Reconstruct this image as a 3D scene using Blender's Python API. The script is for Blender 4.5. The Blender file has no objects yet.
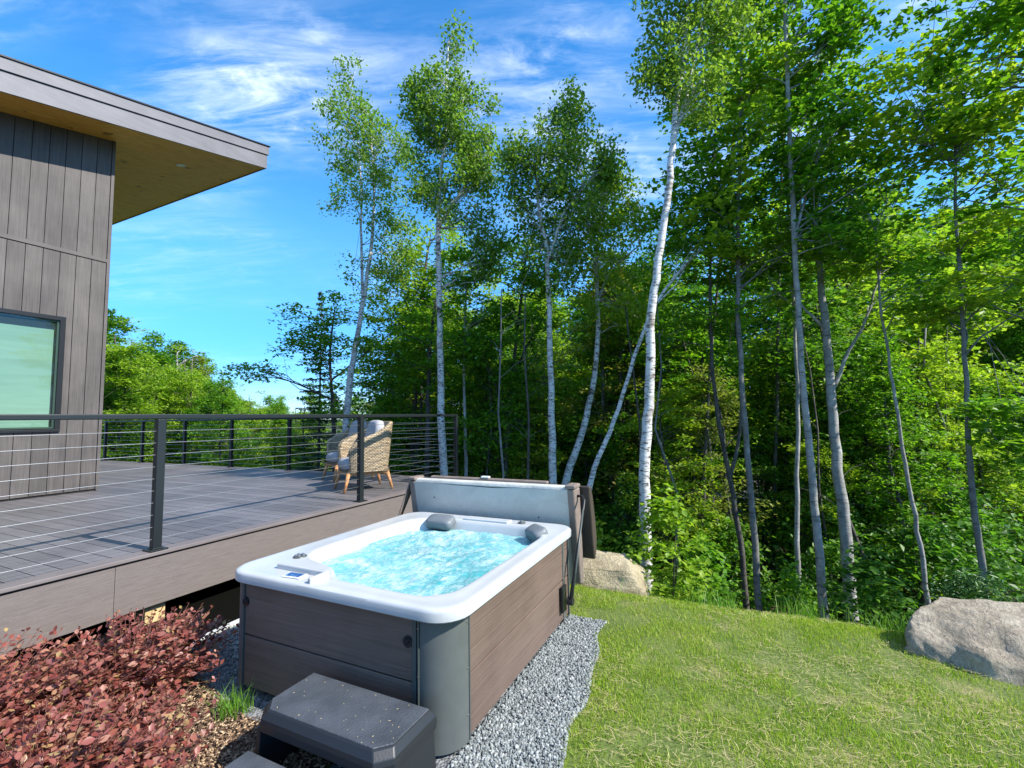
import bpy, bmesh, math, random
import numpy as np
from mathutils import Vector, Matrix
R = math.radians
random.seed(7); rng = np.random.default_rng(7)
scene = bpy.context.scene
col = scene.collection

# ------------------------------------------------------------------ camera
F_PX, PITCH, ROLL, EYE = 455.05, R(4.197), R(-0.867), 1.531
cam_d = bpy.data.cameras.new('camera'); cam = bpy.data.objects.new('camera', cam_d); col.objects.link(cam)
cam_d.sensor_width = 36; cam_d.lens = F_PX/1024*36; cam_d.clip_start = .05; cam_d.clip_end = 9000
fw = Vector((0, math.cos(PITCH), math.sin(PITCH))); rt = Vector((1, 0, 0)); up = rt.cross(fw)
r2 = rt*math.cos(ROLL)+up*math.sin(ROLL); u2 = up*math.cos(ROLL)-rt*math.sin(ROLL)
M = Matrix((r2, u2, -fw)).transposed().to_4x4(); M.translation = (0, 0, EYE)
cam.matrix_world = M
scene.camera = cam
def at(x, y, Y):                       # survey helper: the world point seen at photo position (x, y), Y metres ahead
    d = fw*F_PX + r2*(x-512) - u2*(y-384)
    return Vector((0, 0, EYE)) + d*(Y/d.y)

# site frame: u runs along the deck edge and tub side, v runs to the left, origin at the tub's near right corner
OX, OY, TH = -0.2713, 2.0352, R(64.686)
cu, su = math.cos(TH), math.sin(TH)
def W(u, v, z=0): return Vector((OX+u*cu-v*su, OY+u*su+v*cu, z))
def UV(x, y):
    dx, dy = x-OX, y-OY
    return dx*cu+dy*su, -dx*su+dy*cu
ZD = 0.529                              # deck height

# ------------------------------------------------------------------ terrain heights
def sstep(a, b, x):
    t = np.clip((x-a)/(b-a), 0, 1); return t*t*(3-2*t)
def ground(x, y):
    x = np.asarray(x, float); y = np.asarray(y, float)
    dx, dy = x-OX, y-OY
    u = dx*cu+dy*su; v = -dx*su+dy*cu
    e = 2.52+.04*np.sin(v*2.3)-.12*sstep(1.5, 3, -v)
    d = u-e
    z = -1.8*sstep(-.42, 3.3, d) - .05*np.clip(d-2, 0, 26) - .03*np.clip(v-14, 0, 25)
    w = sstep(.8, 4, d)
    z = z + w*(.12*np.sin(x*.9+1)*np.cos(y*.8)+.10*np.sin(x*.37)*np.sin(y*.41+2))
    z = z - .04*sstep(0, 3, v)*(1-w)
    return z
def gz(x, y): return float(ground(x, y))

# ------------------------------------------------------------------ materials
def mat(name, base=(.5,.5,.5), rough=.6, metal=0., spec=None):
    m = bpy.data.materials.new(name); m.use_nodes = True
    b = m.node_tree.nodes['Principled BSDF']
    b.inputs['Base Color'].default_value = (*base, 1); b.inputs['Roughness'].default_value = rough
    b.inputs['Metallic'].default_value = metal
    if spec is not None: b.inputs['Specular IOR Level'].default_value = spec
    return m
def nd(m, t, **k):
    n = m.node_tree.nodes.new(t)
    for a, b in k.items(): setattr(n, a, b)
    return n
def lk(m, a, b): m.node_tree.links.new(a, b)
def bs(m): return m.node_tree.nodes['Principled BSDF']
def ramp(m, fac, stops, interp='LINEAR'):
    r = nd(m, 'ShaderNodeValToRGB'); r.color_ramp.interpolation = interp
    el = r.color_ramp.elements
    while len(el) < len(stops): el.new(.5)
    for e, (p, c) in zip(el, stops):
        e.position = p; e.color = (*c, 1) if len(c) == 3 else c
    lk(m, fac, r.inputs[0]); return r.outputs[0]
def noise(m, scale=(1,1,1), detail=4, rough=.55, s=1., dist=0., coord='Object'):
    tc = nd(m, 'ShaderNodeTexCoord'); mp = nd(m, 'ShaderNodeMapping'); mp.inputs['Scale'].default_value = scale
    lk(m, tc.outputs[coord], mp.inputs[0]); n = nd(m, 'ShaderNodeTexNoise')
    n.inputs['Scale'].default_value = s; n.inputs['Detail'].default_value = detail; n.inputs['Roughness'].default_value = rough
    n.inputs['Distortion'].default_value = dist
    lk(m, mp.outputs[0], n.inputs['Vector']); return n.outputs['Fac']
def mix(m, fac, a, b, mode='MIX'):
    x = nd(m, 'ShaderNodeMix', data_type='RGBA', blend_type=mode)
    for s_, v_ in ((0, fac), (6, a), (7, b)):
        if hasattr(v_, 'default_value') or hasattr(v_, 'is_output'): lk(m, v_, x.inputs[s_])
        elif s_ == 0: x.inputs[0].default_value = v_
        else: x.inputs[s_].default_value = (*v_, 1)
    return x.outputs[2]
def bump(m, h, strength=.3, dist=.01):
    b = nd(m, 'ShaderNodeBump'); b.inputs['Strength'].default_value = strength; b.inputs['Distance'].default_value = dist
    lk(m, h, b.inputs['Height']); lk(m, b.outputs[0], bs(m).inputs['Normal'])
def setc(m, c): lk(m, c, bs(m).inputs['Base Color'])
def island(m): return nd(m, 'ShaderNodeNewGeometry').outputs['Random Per Island']

def grain(name, c1, c2, axis, fine=60, rough=.6, bs_=.35, ranged=True, coarse=1.5):
    """wood or composite grain stretched along one axis, each board a little different"""
    m = mat(name, c1, rough)
    sc = [fine]*3; sc[axis] = fine*.03
    n = noise(m, tuple(sc), 5, .6)
    c = ramp(m, n, [(.3, c1), (.7, c2)])
    n2 = noise(m, (coarse,)*3, 4, .6)
    c = mix(m, .35, c, ramp(m, n2, [(.35, tuple(x*.75 for x in c1)), (.65, tuple(min(1, x*1.2) for x in c2))]))
    if ranged:
        k = ramp(m, island(m), [(0, (.82,.82,.82)), (1, (1.15,1.15,1.15))])
        c = mix(m, 1., c, k, 'MULTIPLY')
    setc(m, c); bump(m, n, bs_, .004); return m

def leafmat(name, cols, trans=.5, rough=.45, spec=.4):
    """leaf: diffuse and glossy front with light passing through; every leaf its own tone"""
    m = mat(name, cols[0], rough, spec=spec)
    c = ramp(m, island(m), [(i/(len(cols)-1), c_) for i, c_ in enumerate(cols)])
    oi = nd(m, 'ShaderNodeObjectInfo')
    k = ramp(m, oi.outputs['Random'], [(0, (.88,.92,.85)), (.5, (1,1,1)), (1, (1.16,1.07,.9))])
    c = mix(m, 1., c, k, 'MULTIPLY')
    setc(m, c)
    t = nd(m, 'ShaderNodeBsdfTranslucent')
    g = mix(m, 1., c, (1.35, 1.45, .7), 'MULTIPLY'); lk(m, g, t.inputs[0])
    ms = nd(m, 'ShaderNodeMixShader'); ms.inputs[0].default_value = trans
    lk(m, bs(m).outputs[0], ms.inputs[1]); lk(m, t.outputs[0], ms.inputs[2])
    out = [n for n in m.node_tree.nodes if n.type == 'OUTPUT_MATERIAL'][0]
    lk(m, ms.outputs[0], out.inputs[0]); return m

MT = {}
MT['leaf_birch'] = leafmat('birch_leaf', [(.10,.19,.03), (.17,.29,.045), (.26,.39,.065)])
MT['leaf_maple'] = leafmat('maple_leaf', [(.055,.17,.012), (.12,.28,.020), (.22,.41,.030)])
MT['leaf_lime'] = leafmat('spring_leaf', [(.15,.28,.02), (.25,.39,.03), (.36,.48,.05)])
MT['leaf_dark'] = leafmat('dark_leaf', [(.045,.13,.016), (.085,.21,.022), (.15,.31,.03)])  # deeper green than the maple leaves
MT['leaf_yellow'] = leafmat('yellowish_leaf', [(.16,.24,.035), (.24,.30,.05), (.32,.30,.09)])
MT['needle'] = leafmat('spruce_needle', [(.045,.12,.035), (.07,.17,.045), (.11,.22,.06)], .15)
MT['leaf_red'] = leafmat('red_leaf', [(.09,.024,.022), (.22,.058,.05), (.33,.12,.10), (.15,.042,.045), (.38,.19,.14), (.25,.06,.048), (.30,.12,.10), (.38,.28,.12)], .28, .4)
MT['grass'] = leafmat('grass_blade', [(.08,.17,.010), (.18,.32,.018), (.32,.46,.035), (.36,.48,.04), (.50,.46,.18)], .35)
MT['grass_tall'] = leafmat('tall_grass_blade', [(.08,.20,.02), (.13,.29,.03), (.20,.36,.05)], .35)
MT['straw'] = mat('straw', (.50,.40,.21), .7)
def bark_birch():
    m = mat('birch_bark', (.75,.73,.70), .65)
    n = noise(m, (13, 13, 40), 4, .65); n3 = noise(m, (1.6, 1.6, 3.2), 4, .7)
    c = ramp(m, n, [(.46, (.66,.64,.60)), (.56, (.46,.43,.39)), (.62, (.06,.05,.045))])
    c2 = ramp(m, n3, [(.54, (1,1,1)), (.62, (.55,.50,.45)), (.68, (.10,.09,.08))])
    setc(m, mix(m, 1., c, c2, 'MULTIPLY')); bump(m, n, .5, .01); return m
MT['birch'] = bark_birch()
def bark(name, a, b, c_):
    m = mat(name, a, .85); n = noise(m, (9, 9, 5), 5, .7); n2 = noise(m, (5, 5, 30), 3, .6)
    c = ramp(m, n, [(.35, a), (.55, b), (.72, c_)]); c = mix(m, 1., c, ramp(m, n2, [(.55, (1,1,1)), (.7, (.4,.4,.4))]), 'MULTIPLY')
    setc(m, c); bump(m, n, .7, .012); return m
MT['bark_grey'] = bark('grey_bark', (.13,.12,.105), (.20,.19,.17), (.33,.33,.30))
MT['bark_dark'] = bark('dark_bark', (.05,.042,.035), (.09,.08,.065), (.15,.14,.12))
MT['bark_silver'] = bark('silvery_bark', (.22,.21,.185), (.34,.325,.295), (.50,.48,.44))

def forest_floor():
    m = mat('forest_floor', (.05,.04,.025), .95); n = noise(m, (3,)*3, 8, .7); n2 = noise(m, (.5,)*3, 3)
    c = ramp(m, n, [(.3, (.025,.02,.012)), (.5, (.07,.055,.03)), (.7, (.13,.10,.055))])
    c = mix(m, ramp(m, n2, [(.45, (0,0,0)), (.6, (.7,.7,.7))]), c, (.04,.075,.015)); setc(m, c); bump(m, n, 1, .05); return m
MT['floor'] = forest_floor()
def lawnm():
    m = mat('lawn_soil', (.12,.16,.03), .95); n = noise(m, (2.2,)*3, 6, .65); n2 = noise(m, (60,)*3, 3)
    c = ramp(m, n, [(.35, (.07,.115,.010)), (.52, (.11,.155,.02)), (.64, (.28,.24,.10))])
    c = mix(m, .4, c, ramp(m, n2, [(.3, (.03,.04,.012)), (.7, (.22,.25,.08))])); setc(m, c); bump(m, n2, .8, .01); return m
MT['lawn'] = lawnm()
def gravelm():
    m = mat('gravel_base', (.2,.2,.2), .9); tc = nd(m, 'ShaderNodeTexCoord'); v = nd(m, 'ShaderNodeTexVoronoi'); v.inputs['Scale'].default_value = 70
    lk(m, tc.outputs['Object'], v.inputs['Vector'])
    sep = nd(m, 'ShaderNodeSeparateColor'); lk(m, v.outputs['Color'], sep.inputs[0])
    setc(m, ramp(m, sep.outputs[0], [(0, (.07,.075,.08)), (1, (.30,.31,.32))])); bump(m, v.outputs['Distance'], 1, -.01); return m
MT['gravel'] = gravelm()
m = mat('crushed_stone', (.4,.42,.44), .8); n = noise(m, (120,)*3, 3)
c = ramp(m, island(m), [(0, (.11,.12,.12)), (.4, (.20,.22,.215)), (.8, (.29,.31,.30)), (1, (.44,.45,.43))])
setc(m, mix(m, .3, c, ramp(m, n, [(.3, (.1,.1,.1)), (.7, (.7,.7,.7))]), 'OVERLAY')); MT['stone'] = m
m = mat('mulch_base', (.12,.07,.04), .95); n = noise(m, (45,)*3, 6, .7)
setc(m, ramp(m, n, [(.3, (.035,.02,.012)), (.7, (.17,.10,.06))])); bump(m, n, 1, .02); MT['mulch'] = m
m = mat('wood_chip', (.3,.2,.12), .85); setc(m, ramp(m, island(m), [(0, (.07,.04,.025)), (.4, (.20,.12,.07)), (.8, (.40,.27,.16)), (1, (.58,.44,.28))])); MT['chip'] = m
def rockm(name, a, b, c_):
    m = mat(name, a, .85); n = noise(m, (4,)*3, 9, .72, dist=.6); n2 = noise(m, (40,)*3, 5, .7); n3 = noise(m, (1.2, 1.2, 6), 5, .6, dist=1)
    c = ramp(m, n, [(.3, a), (.5, b), (.7, c_)]); c = mix(m, .35, c, ramp(m, n2, [(.35, (.12,.11,.1)), (.65, (.75,.72,.68))]), 'OVERLAY')
    c = mix(m, ramp(m, n3, [(.55, (0,0,0)), (.66, (.55,.55,.55))]), c, tuple(x*.5 for x in a))
    setc(m, c); bump(m, mix(m, .45, n, n2), 1., .06); return m
MT['rock_tan'] = rockm('tan_rock', (.29,.235,.14), (.42,.35,.22), (.55,.48,.33))
MT['rock_grey'] = rockm('grey_rock', (.22,.18,.13), (.39,.33,.25), (.56,.50,.39))

MT['siding'] = grain('siding', (.052,.045,.043), (.125,.109,.10), 2, 70, .6)
MT['trimdark'] = grain('siding_trim', (.07,.06,.056), (.12,.105,.098), 0, 60, .6)
MT['decking'] = grain('decking', (.10,.09,.092), (.165,.152,.155), 1, 60, .55, .4)
MT['deckborder'] = grain('deck_border', (.14,.115,.11), (.20,.172,.165), 0, 60, .6)
MT['fascia'] = mat('deck_fascia', (.2,.17,.155), .6); n = noise(MT['fascia'], (8, 8, 120), 6, .7); n9 = noise(MT['fascia'], (150,)*3, 2)
cc = ramp(MT['fascia'], n, [(.3, (.125,.102,.093)), (.7, (.185,.157,.143))])
setc(MT['fascia'], mix(MT['fascia'], ramp(MT['fascia'], n9, [(.66, (0,0,0)), (.72, (.5,.5,.5))]), cc, (.5,.47,.43))); bump(MT['fascia'], n, .3, .004)
MT['black'] = mat('black', (.008,.008,.008), .8)
MT['railmetal'] = mat('rail_metal', (.013,.017,.018), .4, .0)
MT['steel'] = mat('stainless_cable', (.5,.49,.47), .35, .9)
MT['soffit'] = mat('soffit_plywood', (.4,.25,.1), .55); m = MT['soffit']
n = noise(m, (1.2, 14, 14), 6, .6, dist=1.5); n2 = noise(m, (5,)*3, 2, .5)
c = ramp(m, n, [(.3, (.64,.30,.04)), (.7, (.88,.52,.11))]); c = mix(m, ramp(m, n2, [(.68, (0,0,0)), (.75, (.7,.7,.7))]), c, (.16,.08,.025)); setc(m, c)
MT['eave'] = grain('eave_board', (.135,.13,.14), (.19,.185,.20), 0, 40, .55, .2, False)
MT['blackground'] = mat('matte_black', (.006,.006,.005), .95, spec=0)  # near-black without gloss, for the ground sheet by the deck
MT['roofing'] = mat('roofing', (.04,.04,.042), .8)
MT['lamp'] = mat('downlight_lens', (.8,.8,.78), .4)
MT['winframe'] = mat('window_frame_black', (.012,.012,.013), .35)
MT['blind'] = mat('roller_blind', (.50,.60,.53), .8); m = MT['blind']
n = noise(m, (.8, 1, 9), 3, .5, dist=1.2); setc(m, ramp(m, n, [(.3, (.24,.305,.265)), (.7, (.29,.36,.315))]))
m = bpy.data.materials.new('window_glass'); m.use_nodes = True; nt = m.node_tree; nt.nodes.clear()
o_ = nt.nodes.new('ShaderNodeOutputMaterial'); gl = nt.nodes.new('ShaderNodeBsdfGlossy'); gl.inputs['Roughness'].default_value = .02
tr = nt.nodes.new('ShaderNodeBsdfTransparent'); tr.inputs[0].default_value = (.86,.95,.9,1); 
mx = nt.nodes.new('ShaderNodeMixShader'); mx.inputs[0].default_value = .035; nt.links.new(tr.outputs[0], mx.inputs[1]); nt.links.new(gl.outputs[0], mx.inputs[2]); nt.links.new(mx.outputs[0], o_.inputs[0]); MT['glass'] = m
MT['lumber'] = grain('lumber', (.45,.32,.14), (.62,.47,.24), 2, 50, .7, .3, False)
MT['shell'] = mat('acrylic_shell', (.80,.82,.84), .18); m = MT['shell']; n = noise(m, (3,)*3, 4); setc(m, ramp(m, n, [(.3, (.43,.44,.44)), (.7, (.51,.515,.515))]))
n = noise(m, (30,)*3, 5, .6); bump(m, n, .06, .004)
MT['panel'] = grain('tub_panel', (.10,.066,.051), (.17,.118,.092), 1, 60, .55, .8, False)
MT['panel_side'] = grain('tub_side_panel', (.10,.066,.051), (.17,.118,.092), 0, 60, .55, .8, False)
MT['corner'] = mat('tub_corner_green_grey', (.115,.135,.125), .42); m = MT['corner']; n = noise(m, (12,)*3, 4); setc(m, ramp(m, n, [(.3, (.085,.094,.09)), (.7, (.10,.11,.105))])); bump(m, noise(m, (300,)*3, 2), .1, .002)
MT['trimgrey'] = mat('tub_trim', (.07,.08,.075), .4)
MT['blackplastic'] = mat('black_plastic', (.012,.013,.015), .42)
MT['stepplastic'] = mat('step_plastic', (.016,.018,.021), .42); m = MT['stepplastic']; bump(m, noise(m, (260,)*3, 3), .35, .002)
MT['treadpad'] = mat('tread_pad', (.075,.085,.10), .55); m = MT['treadpad']; tc = nd(m, 'ShaderNodeTexCoord'); v = nd(m, 'ShaderNodeTexVoronoi'); v.inputs['Scale'].default_value = 130
lk(m, tc.outputs['Object'], v.inputs['Vector']); bump(m, v.outputs['Distance'], .6, .003); n = noise(m, (7,)*3, 5); setc(m, ramp(m, n, [(.3, (.042,.048,.056)), (.7, (.078,.086,.10))]))
MT['pillow'] = mat('pillow_grey', (.14,.155,.165), .5); bump(MT['pillow'], noise(MT['pillow'], (90,)*3, 3), .3, .003)
MT['display'] = mat('display_blue', (.04,.12,.30), .15); m = MT['display']; n = noise(m, (22, 40, 1), 3, .5); setc(m, ramp(m, n, [(.45, (.03,.09,.25)), (.55, (.16,.36,.6)), (.63, (.6,.75,.85))], 'CONSTANT'))
MT['vinyl_white'] = mat('cover_underside_vinyl', (.50,.57,.57), .5); m = MT['vinyl_white']; n = noise(m, (4,)*3, 5, .6, dist=.8); setc(m, ramp(m, n, [(.3, (.47,.46,.41)), (.7, (.60,.585,.525))])); bump(m, n, .5, .03)
MT['vinyl_brown'] = mat('cover_brown_vinyl', (.20,.155,.13), .55); m = MT['vinyl_brown']; n = noise(m, (6,)*3, 5, .6); setc(m, ramp(m, n, [(.3, (.16,.12,.10)), (.7, (.26,.205,.17))])); bump(m, noise(m, (40,)*3, 4), .4, .006)
MT['vinyl_dark'] = mat('cover_top_vinyl', (.065,.048,.038), .5)
MT['white'] = mat('white_plastic', (.75,.75,.73), .45)
MT['wicker'] = mat('wicker', (.55,.42,.27), .7); m = MT['wicker']
tc = nd(m, 'ShaderNodeTexCoord'); mp = nd(m, 'ShaderNodeMapping'); mp.inputs['Scale'].default_value = (1,1,1); lk(m, tc.outputs['UV'], mp.inputs[0])
br = nd(m, 'ShaderNodeTexBrick'); br.inputs['Scale'].default_value = 1; br.inputs['Brick Width'].default_value = .045; br.inputs['Row Height'].default_value = .021; br.inputs['Mortar Size'].default_value = .0042
br.inputs['Color1'].default_value = (.60,.47,.30,1); br.inputs['Color2'].default_value = (.40,.30,.18,1); br.inputs['Mortar'].default_value = (.14,.10,.06,1); lk(m, mp.outputs[0], br.inputs['Vector'])
setc(m, br.outputs['Color']); bump(m, br.outputs['Fac'], .8, -.006)
MT['teak'] = grain('teak', (.42,.18,.065), (.58,.28,.11), 2, 60, .5, .2, False)
MT['cushion'] = mat('grey_cushion', (.36,.36,.37), .9); bump(MT['cushion'], noise(MT['cushion'], (200,)*3, 2), .3, .003)
MT['edging'] = mat('pale_edging', (.55,.56,.54), .8); m = MT['edging']; n = noise(m, (60,)*3, 4, .7); setc(m, ramp(m, n, [(.35, (.30,.31,.30)), (.6, (.68,.69,.67))]))

def waterm():
    m = mat('bubbling_water', (.1,.5,.6), .07); m.node_tree.nodes['Principled BSDF'].inputs['IOR'].default_value = 1.33
    n = noise(m, (3.2, 4.6, 3), 9, .70, dist=1.2); n2 = noise(m, (30, 42, 20), 6, .7, dist=.8); n3 = noise(m, (1.6, 1.6, 1), 3, .5)
    c = ramp(m, n3, [(.35, (.025,.27,.30)), (.65, (.11,.42,.44))])
    a = mix(m, .42, n, n2)
    f = ramp(m, a, [(.41, (0,0,0)), (.51, (.28,.28,.28)), (.63, (.85,.85,.85))])
    setc(m, mix(m, f, c, (.64,.70,.71)))
    rr = ramp(m, a, [(.40, (.05,)*3), (.60, (.45,)*3)]); lk(m, rr, bs(m).inputs['Roughness'])
    bump(m, a, .6, .02); return m
MT['water'] = waterm()

# ------------------------------------------------------------------ mesh helpers
class MB:
    def __init__(s): s.v = []; s.f = []; s.uv = None
    def add(s, vs, fs):
        n = len(s.v); s.v += [tuple(p) for p in vs]; s.f += [tuple(i+n for i in f) for f in fs]; return s
    def box(s, a, b, M=None):
        (x0, y0, z0), (x1, y1, z1) = a, b
        vs = [Vector(p) for p in ((x0,y0,z0),(x1,y0,z0),(x1,y1,z0),(x0,y1,z0),(x0,y0,z1),(x1,y0,z1),(x1,y1,z1),(x0,y1,z1))]
        if M: vs = [M@p for p in vs]
        return s.add(vs, [(0,3,2,1),(4,5,6,7),(0,1,5,4),(1,2,6,5),(2,3,7,6),(3,0,4,7)])
    def hexa(s, vs): return s.add(vs, [(0,3,2,1),(4,5,6,7),(0,1,5,4),(1,2,6,5),(2,3,7,6),(3,0,4,7)])
    def tube(s, pts, rad, n=8, cap=True):
        pts = [Vector(p) for p in pts]; L = len(pts)
        if not hasattr(rad, '__len__'): rad = [rad]*L
        vs = []; fs = []; prev = None
        for i, p in enumerate(pts):
            t = (pts[min(i+1, L-1)]-pts[max(i-1, 0)]).normalized()
            if prev is None:
                a = Vector((0,0,1)) if abs(t.z) < .9 else Vector((1,0,0)); x = t.cross(a).normalized()
            else: x = (prev-t*prev.dot(t)).normalized()
            prev = x; y = t.cross(x)
            for k in range(n):
                an = 2*math.pi*k/n; vs.append(p+(x*math.cos(an)+y*math.sin(an))*rad[i])
        for i in range(L-1):
            for k in range(n): fs.append((i*n+k, i*n+(k+1)%n, (i+1)*n+(k+1)%n, (i+1)*n+k))
        if cap: fs.append(tuple(range(n-1, -1, -1))); fs.append(tuple((L-1)*n+k for k in range(n)))
        return s.add(vs, fs)
    def loft(s, rings, closed=True, cap0=False, cap1=False):
        n = len(rings[0]); vs = [p for r in rings for p in r]; fs = []
        for i in range(len(rings)-1):
            for k in range(n if closed else n-1):
                fs.append((i*n+k, i*n+(k+1)%n, (i+1)*n+(k+1)%n, (i+1)*n+k))
        if cap0: fs.append(tuple(range(n-1, -1, -1)))
        if cap1: fs.append(tuple((len(rings)-1)*n+k for k in range(n)))
        return s.add(vs, fs)
    def build(s, name, m, parent=None, smooth=False, bevel=0, seg=2, weld=False):
        me = bpy.data.meshes.new(name); me.from_pydata(s.v, [], s.f)
        if bevel or weld:
            bm = bmesh.new(); bm.from_mesh(me)
            if weld: bmesh.ops.remove_doubles(bm, verts=bm.verts, dist=1e-5)
            bmesh.ops.recalc_face_normals(bm, faces=bm.faces)
            if bevel:
                es = [e for e in bm.edges if len(e.link_faces) == 2 and e.calc_face_angle(0) > .5]
                bmesh.ops.bevel(bm, geom=es, offset=bevel, segments=seg, profile=.5, affect='EDGES', clamp_overlap=True)
            bm.to_mesh(me); bm.free()
        else:
            bm = bmesh.new(); bm.from_mesh(me); bmesh.ops.recalc_face_normals(bm, faces=bm.faces); bm.to_mesh(me); bm.free()
        me.materials.append(m)
        if smooth: me.polygons.foreach_set('use_smooth', [True]*len(me.polygons))
        o = bpy.data.objects.new(name, me); col.objects.link(o)
        if parent: o.parent = parent
        return o
def quick(name, V, Fc, m, parent=None, smooth=False):
    """V (n,3) array, Fc (k,s) array of equal sized faces -> one mesh object"""
    me = bpy.data.meshes.new(name); V = np.ascontiguousarray(V, np.float32); Fc = np.ascontiguousarray(Fc, np.int32)
    k, s_ = Fc.shape
    me.vertices.add(len(V)); me.vertices.foreach_set('co', V.ravel())
    me.loops.add(k*s_); me.loops.foreach_set('vertex_index', Fc.ravel())
    me.polygons.add(k); me.polygons.foreach_set('loop_start', np.arange(k, dtype=np.int32)*s_); me.polygons.foreach_set('loop_total', np.full(k, s_, np.int32))
    if smooth: me.polygons.foreach_set('use_smooth', np.ones(k, bool))
    me.update(calc_edges=True); me.validate(); me.materials.append(m)
    o = bpy.data.objects.new(name, me); col.objects.link(o)
    if parent: o.parent = parent
    return o
def tag(o, label=None, cat=None, group=None, kind=None):
    if label: o['label'] = label
    if cat: o['category'] = cat
    if group: o['group'] = group
    if kind: o['kind'] = kind
    return o
def empty(name, loc, label, cat, group=None, rz=0., kind=None):
    o = bpy.data.objects.new(name, None); col.objects.link(o); o.location = loc; o.rotation_euler = (0, 0, rz); o.empty_display_size = .2
    return tag(o, label, cat, group, kind)
def site(o, u=0, v=0, z=0):            # put an object into the site frame
    o.location = W(u, v, z); o.rotation_euler = (0, 0, TH); return o
def copy_tree(o, parent=None):
    c = o.copy(); col.objects.link(c)
    if parent: c.parent = parent
    for ch in list(o.children): copy_tree(ch, c)
    return c

# ------------------------------------------------------------------ terrain
def sheet(name, m, xs, ys, dz, frame='world', keep=None):
    X, Y = np.meshgrid(xs, ys)
    if frame == 'site':
        wx = OX+X*cu-Y*su; wy = OY+X*su+Y*cu
    else: wx, wy = X, Y
    Z = ground(wx, wy)+dz
    V = np.stack([wx.ravel(), wy.ravel(), Z.ravel()], 1); nx = len(xs); ny = len(ys)
    i = (np.arange(ny-1)[:, None]*nx+np.arange(nx-1)[None]).ravel()
    Fc = np.stack([i, i+1, i+1+nx, i+nx], 1)
    if keep is not None:
        cx = V[Fc].mean(1); uu = (cx[:,0]-OX)*cu+(cx[:,1]-OY)*su; vv = -(cx[:,0]-OX)*su+(cx[:,1]-OY)*cu
        Fc = Fc[keep(uu, vv)]
    o = quick(name, V, Fc, m, None, True); return tag(o, kind='structure')
g = np.sinh(np.linspace(-9.2, 9.2, 301))/np.sinh(9.2)*4000
near = np.linspace(-14, 30, 177)
xs = np.unique(np.concatenate([g[np.abs(g) > 30], np.linspace(-30, 30, 181)]))
sheet('ground', MT['floor'], xs, xs, -.012)
LE = lambda v: 2.60+.05*np.sin(v*2.3)+.03*np.sin(v*7)-.12*sstep(1.5, 3, -v)
sheet('lawn', MT['lawn'], np.linspace(-4, 2.8, 120), np.linspace(-8, 2.9, 190), 0, 'site', lambda u, v: (u < LE(v)))
def grav_edge(u): return -.425+.115*u+.018*np.sin(u*5)+.014*np.sin(u*13+1)
def in_gravel(u, v):
    a = (v > grav_edge(u)) & (v < 3.9) & (u < 1.72) & (u > -2.0)
    c = (u > 1.55) & ((u-1.45)**2+(v+.02)**2 > .34**2) & (v < -.02)
    return a & ~c & ~((u < -.03+.07*np.sin(v*4)) & (v > .55))
sheet('gravel_bed', MT['gravel'], np.linspace(-2.2, 1.8, 200), np.linspace(-.6, 4, 230), .006, 'site', in_gravel)
sheet('black_ground', MT['blackground'], np.linspace(-4, 4.6, 60), np.linspace(2.43, 6.8, 60), .012, 'site')  # flat near-black sheet on the ground along and beneath the deck
sheet('mulch_bed', MT['mulch'], np.linspace(-4, .2, 170), np.linspace(.5, 8, 260), .008, 'site', lambda u, v: (u < -.01+.07*np.sin(v*4)) & (v > .55))

# crushed stone: single stones scattered over the bed
def stones(name, m, P, smin, smax, label, cat, flat=.7):
    ico = bmesh.new(); bmesh.ops.create_icosphere(ico, subdivisions=1, radius=1)
    bv = np.array([v.co[:] for v in ico.verts]); bf = np.array([[v.index for v in f.verts] for f in ico.faces]); ico.free()
    n = len(P); sc = rng.uniform(smin, smax, (n, 1, 1))*np.concatenate([rng.uniform(.7, 1.3, (n,1,2)), rng.uniform(.5, 1, (n,1,1))*flat], 2)
    A = rng.normal(size=(n, 3, 3)); Q, _ = np.linalg.qr(A)
    V = (bv[None]*rng.uniform(.75, 1.2, (n, 12, 1)))*sc
    V = np.einsum('nij,nkj->nki', Q, V)+P[:, None]
    Fc = (bf[None]+(np.arange(n)*12)[:, None, None]).reshape(-1, 3)
    return tag(quick(name, V.reshape(-1, 3), Fc, m), label, cat, None, 'stuff')
N = 26000
uu = rng.uniform(-.6, 1.75, N); vv = rng.uniform(-.50, .06, N)
N2 = 14000
uu = np.concatenate([uu, rng.uniform(-.7, 1.7, N2)]); vv = np.concatenate([vv, rng.uniform(1.45, 3.0, N2)])
k = in_gravel(uu, vv) & (vv < 2.40); uu, vv = uu[k], vv[k]
P = np.stack([OX+uu*cu-vv*su, OY+uu*su+vv*cu, np.zeros(len(uu))], 1); P[:, 2] = ground(P[:,0], P[:,1])+rng.uniform(.004, .016, len(uu))
stones('crushed_stone', MT['stone'], P, .005, .0115, 'loose grey crushed stone packed in a strip round the hot tub', 'gravel')
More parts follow.
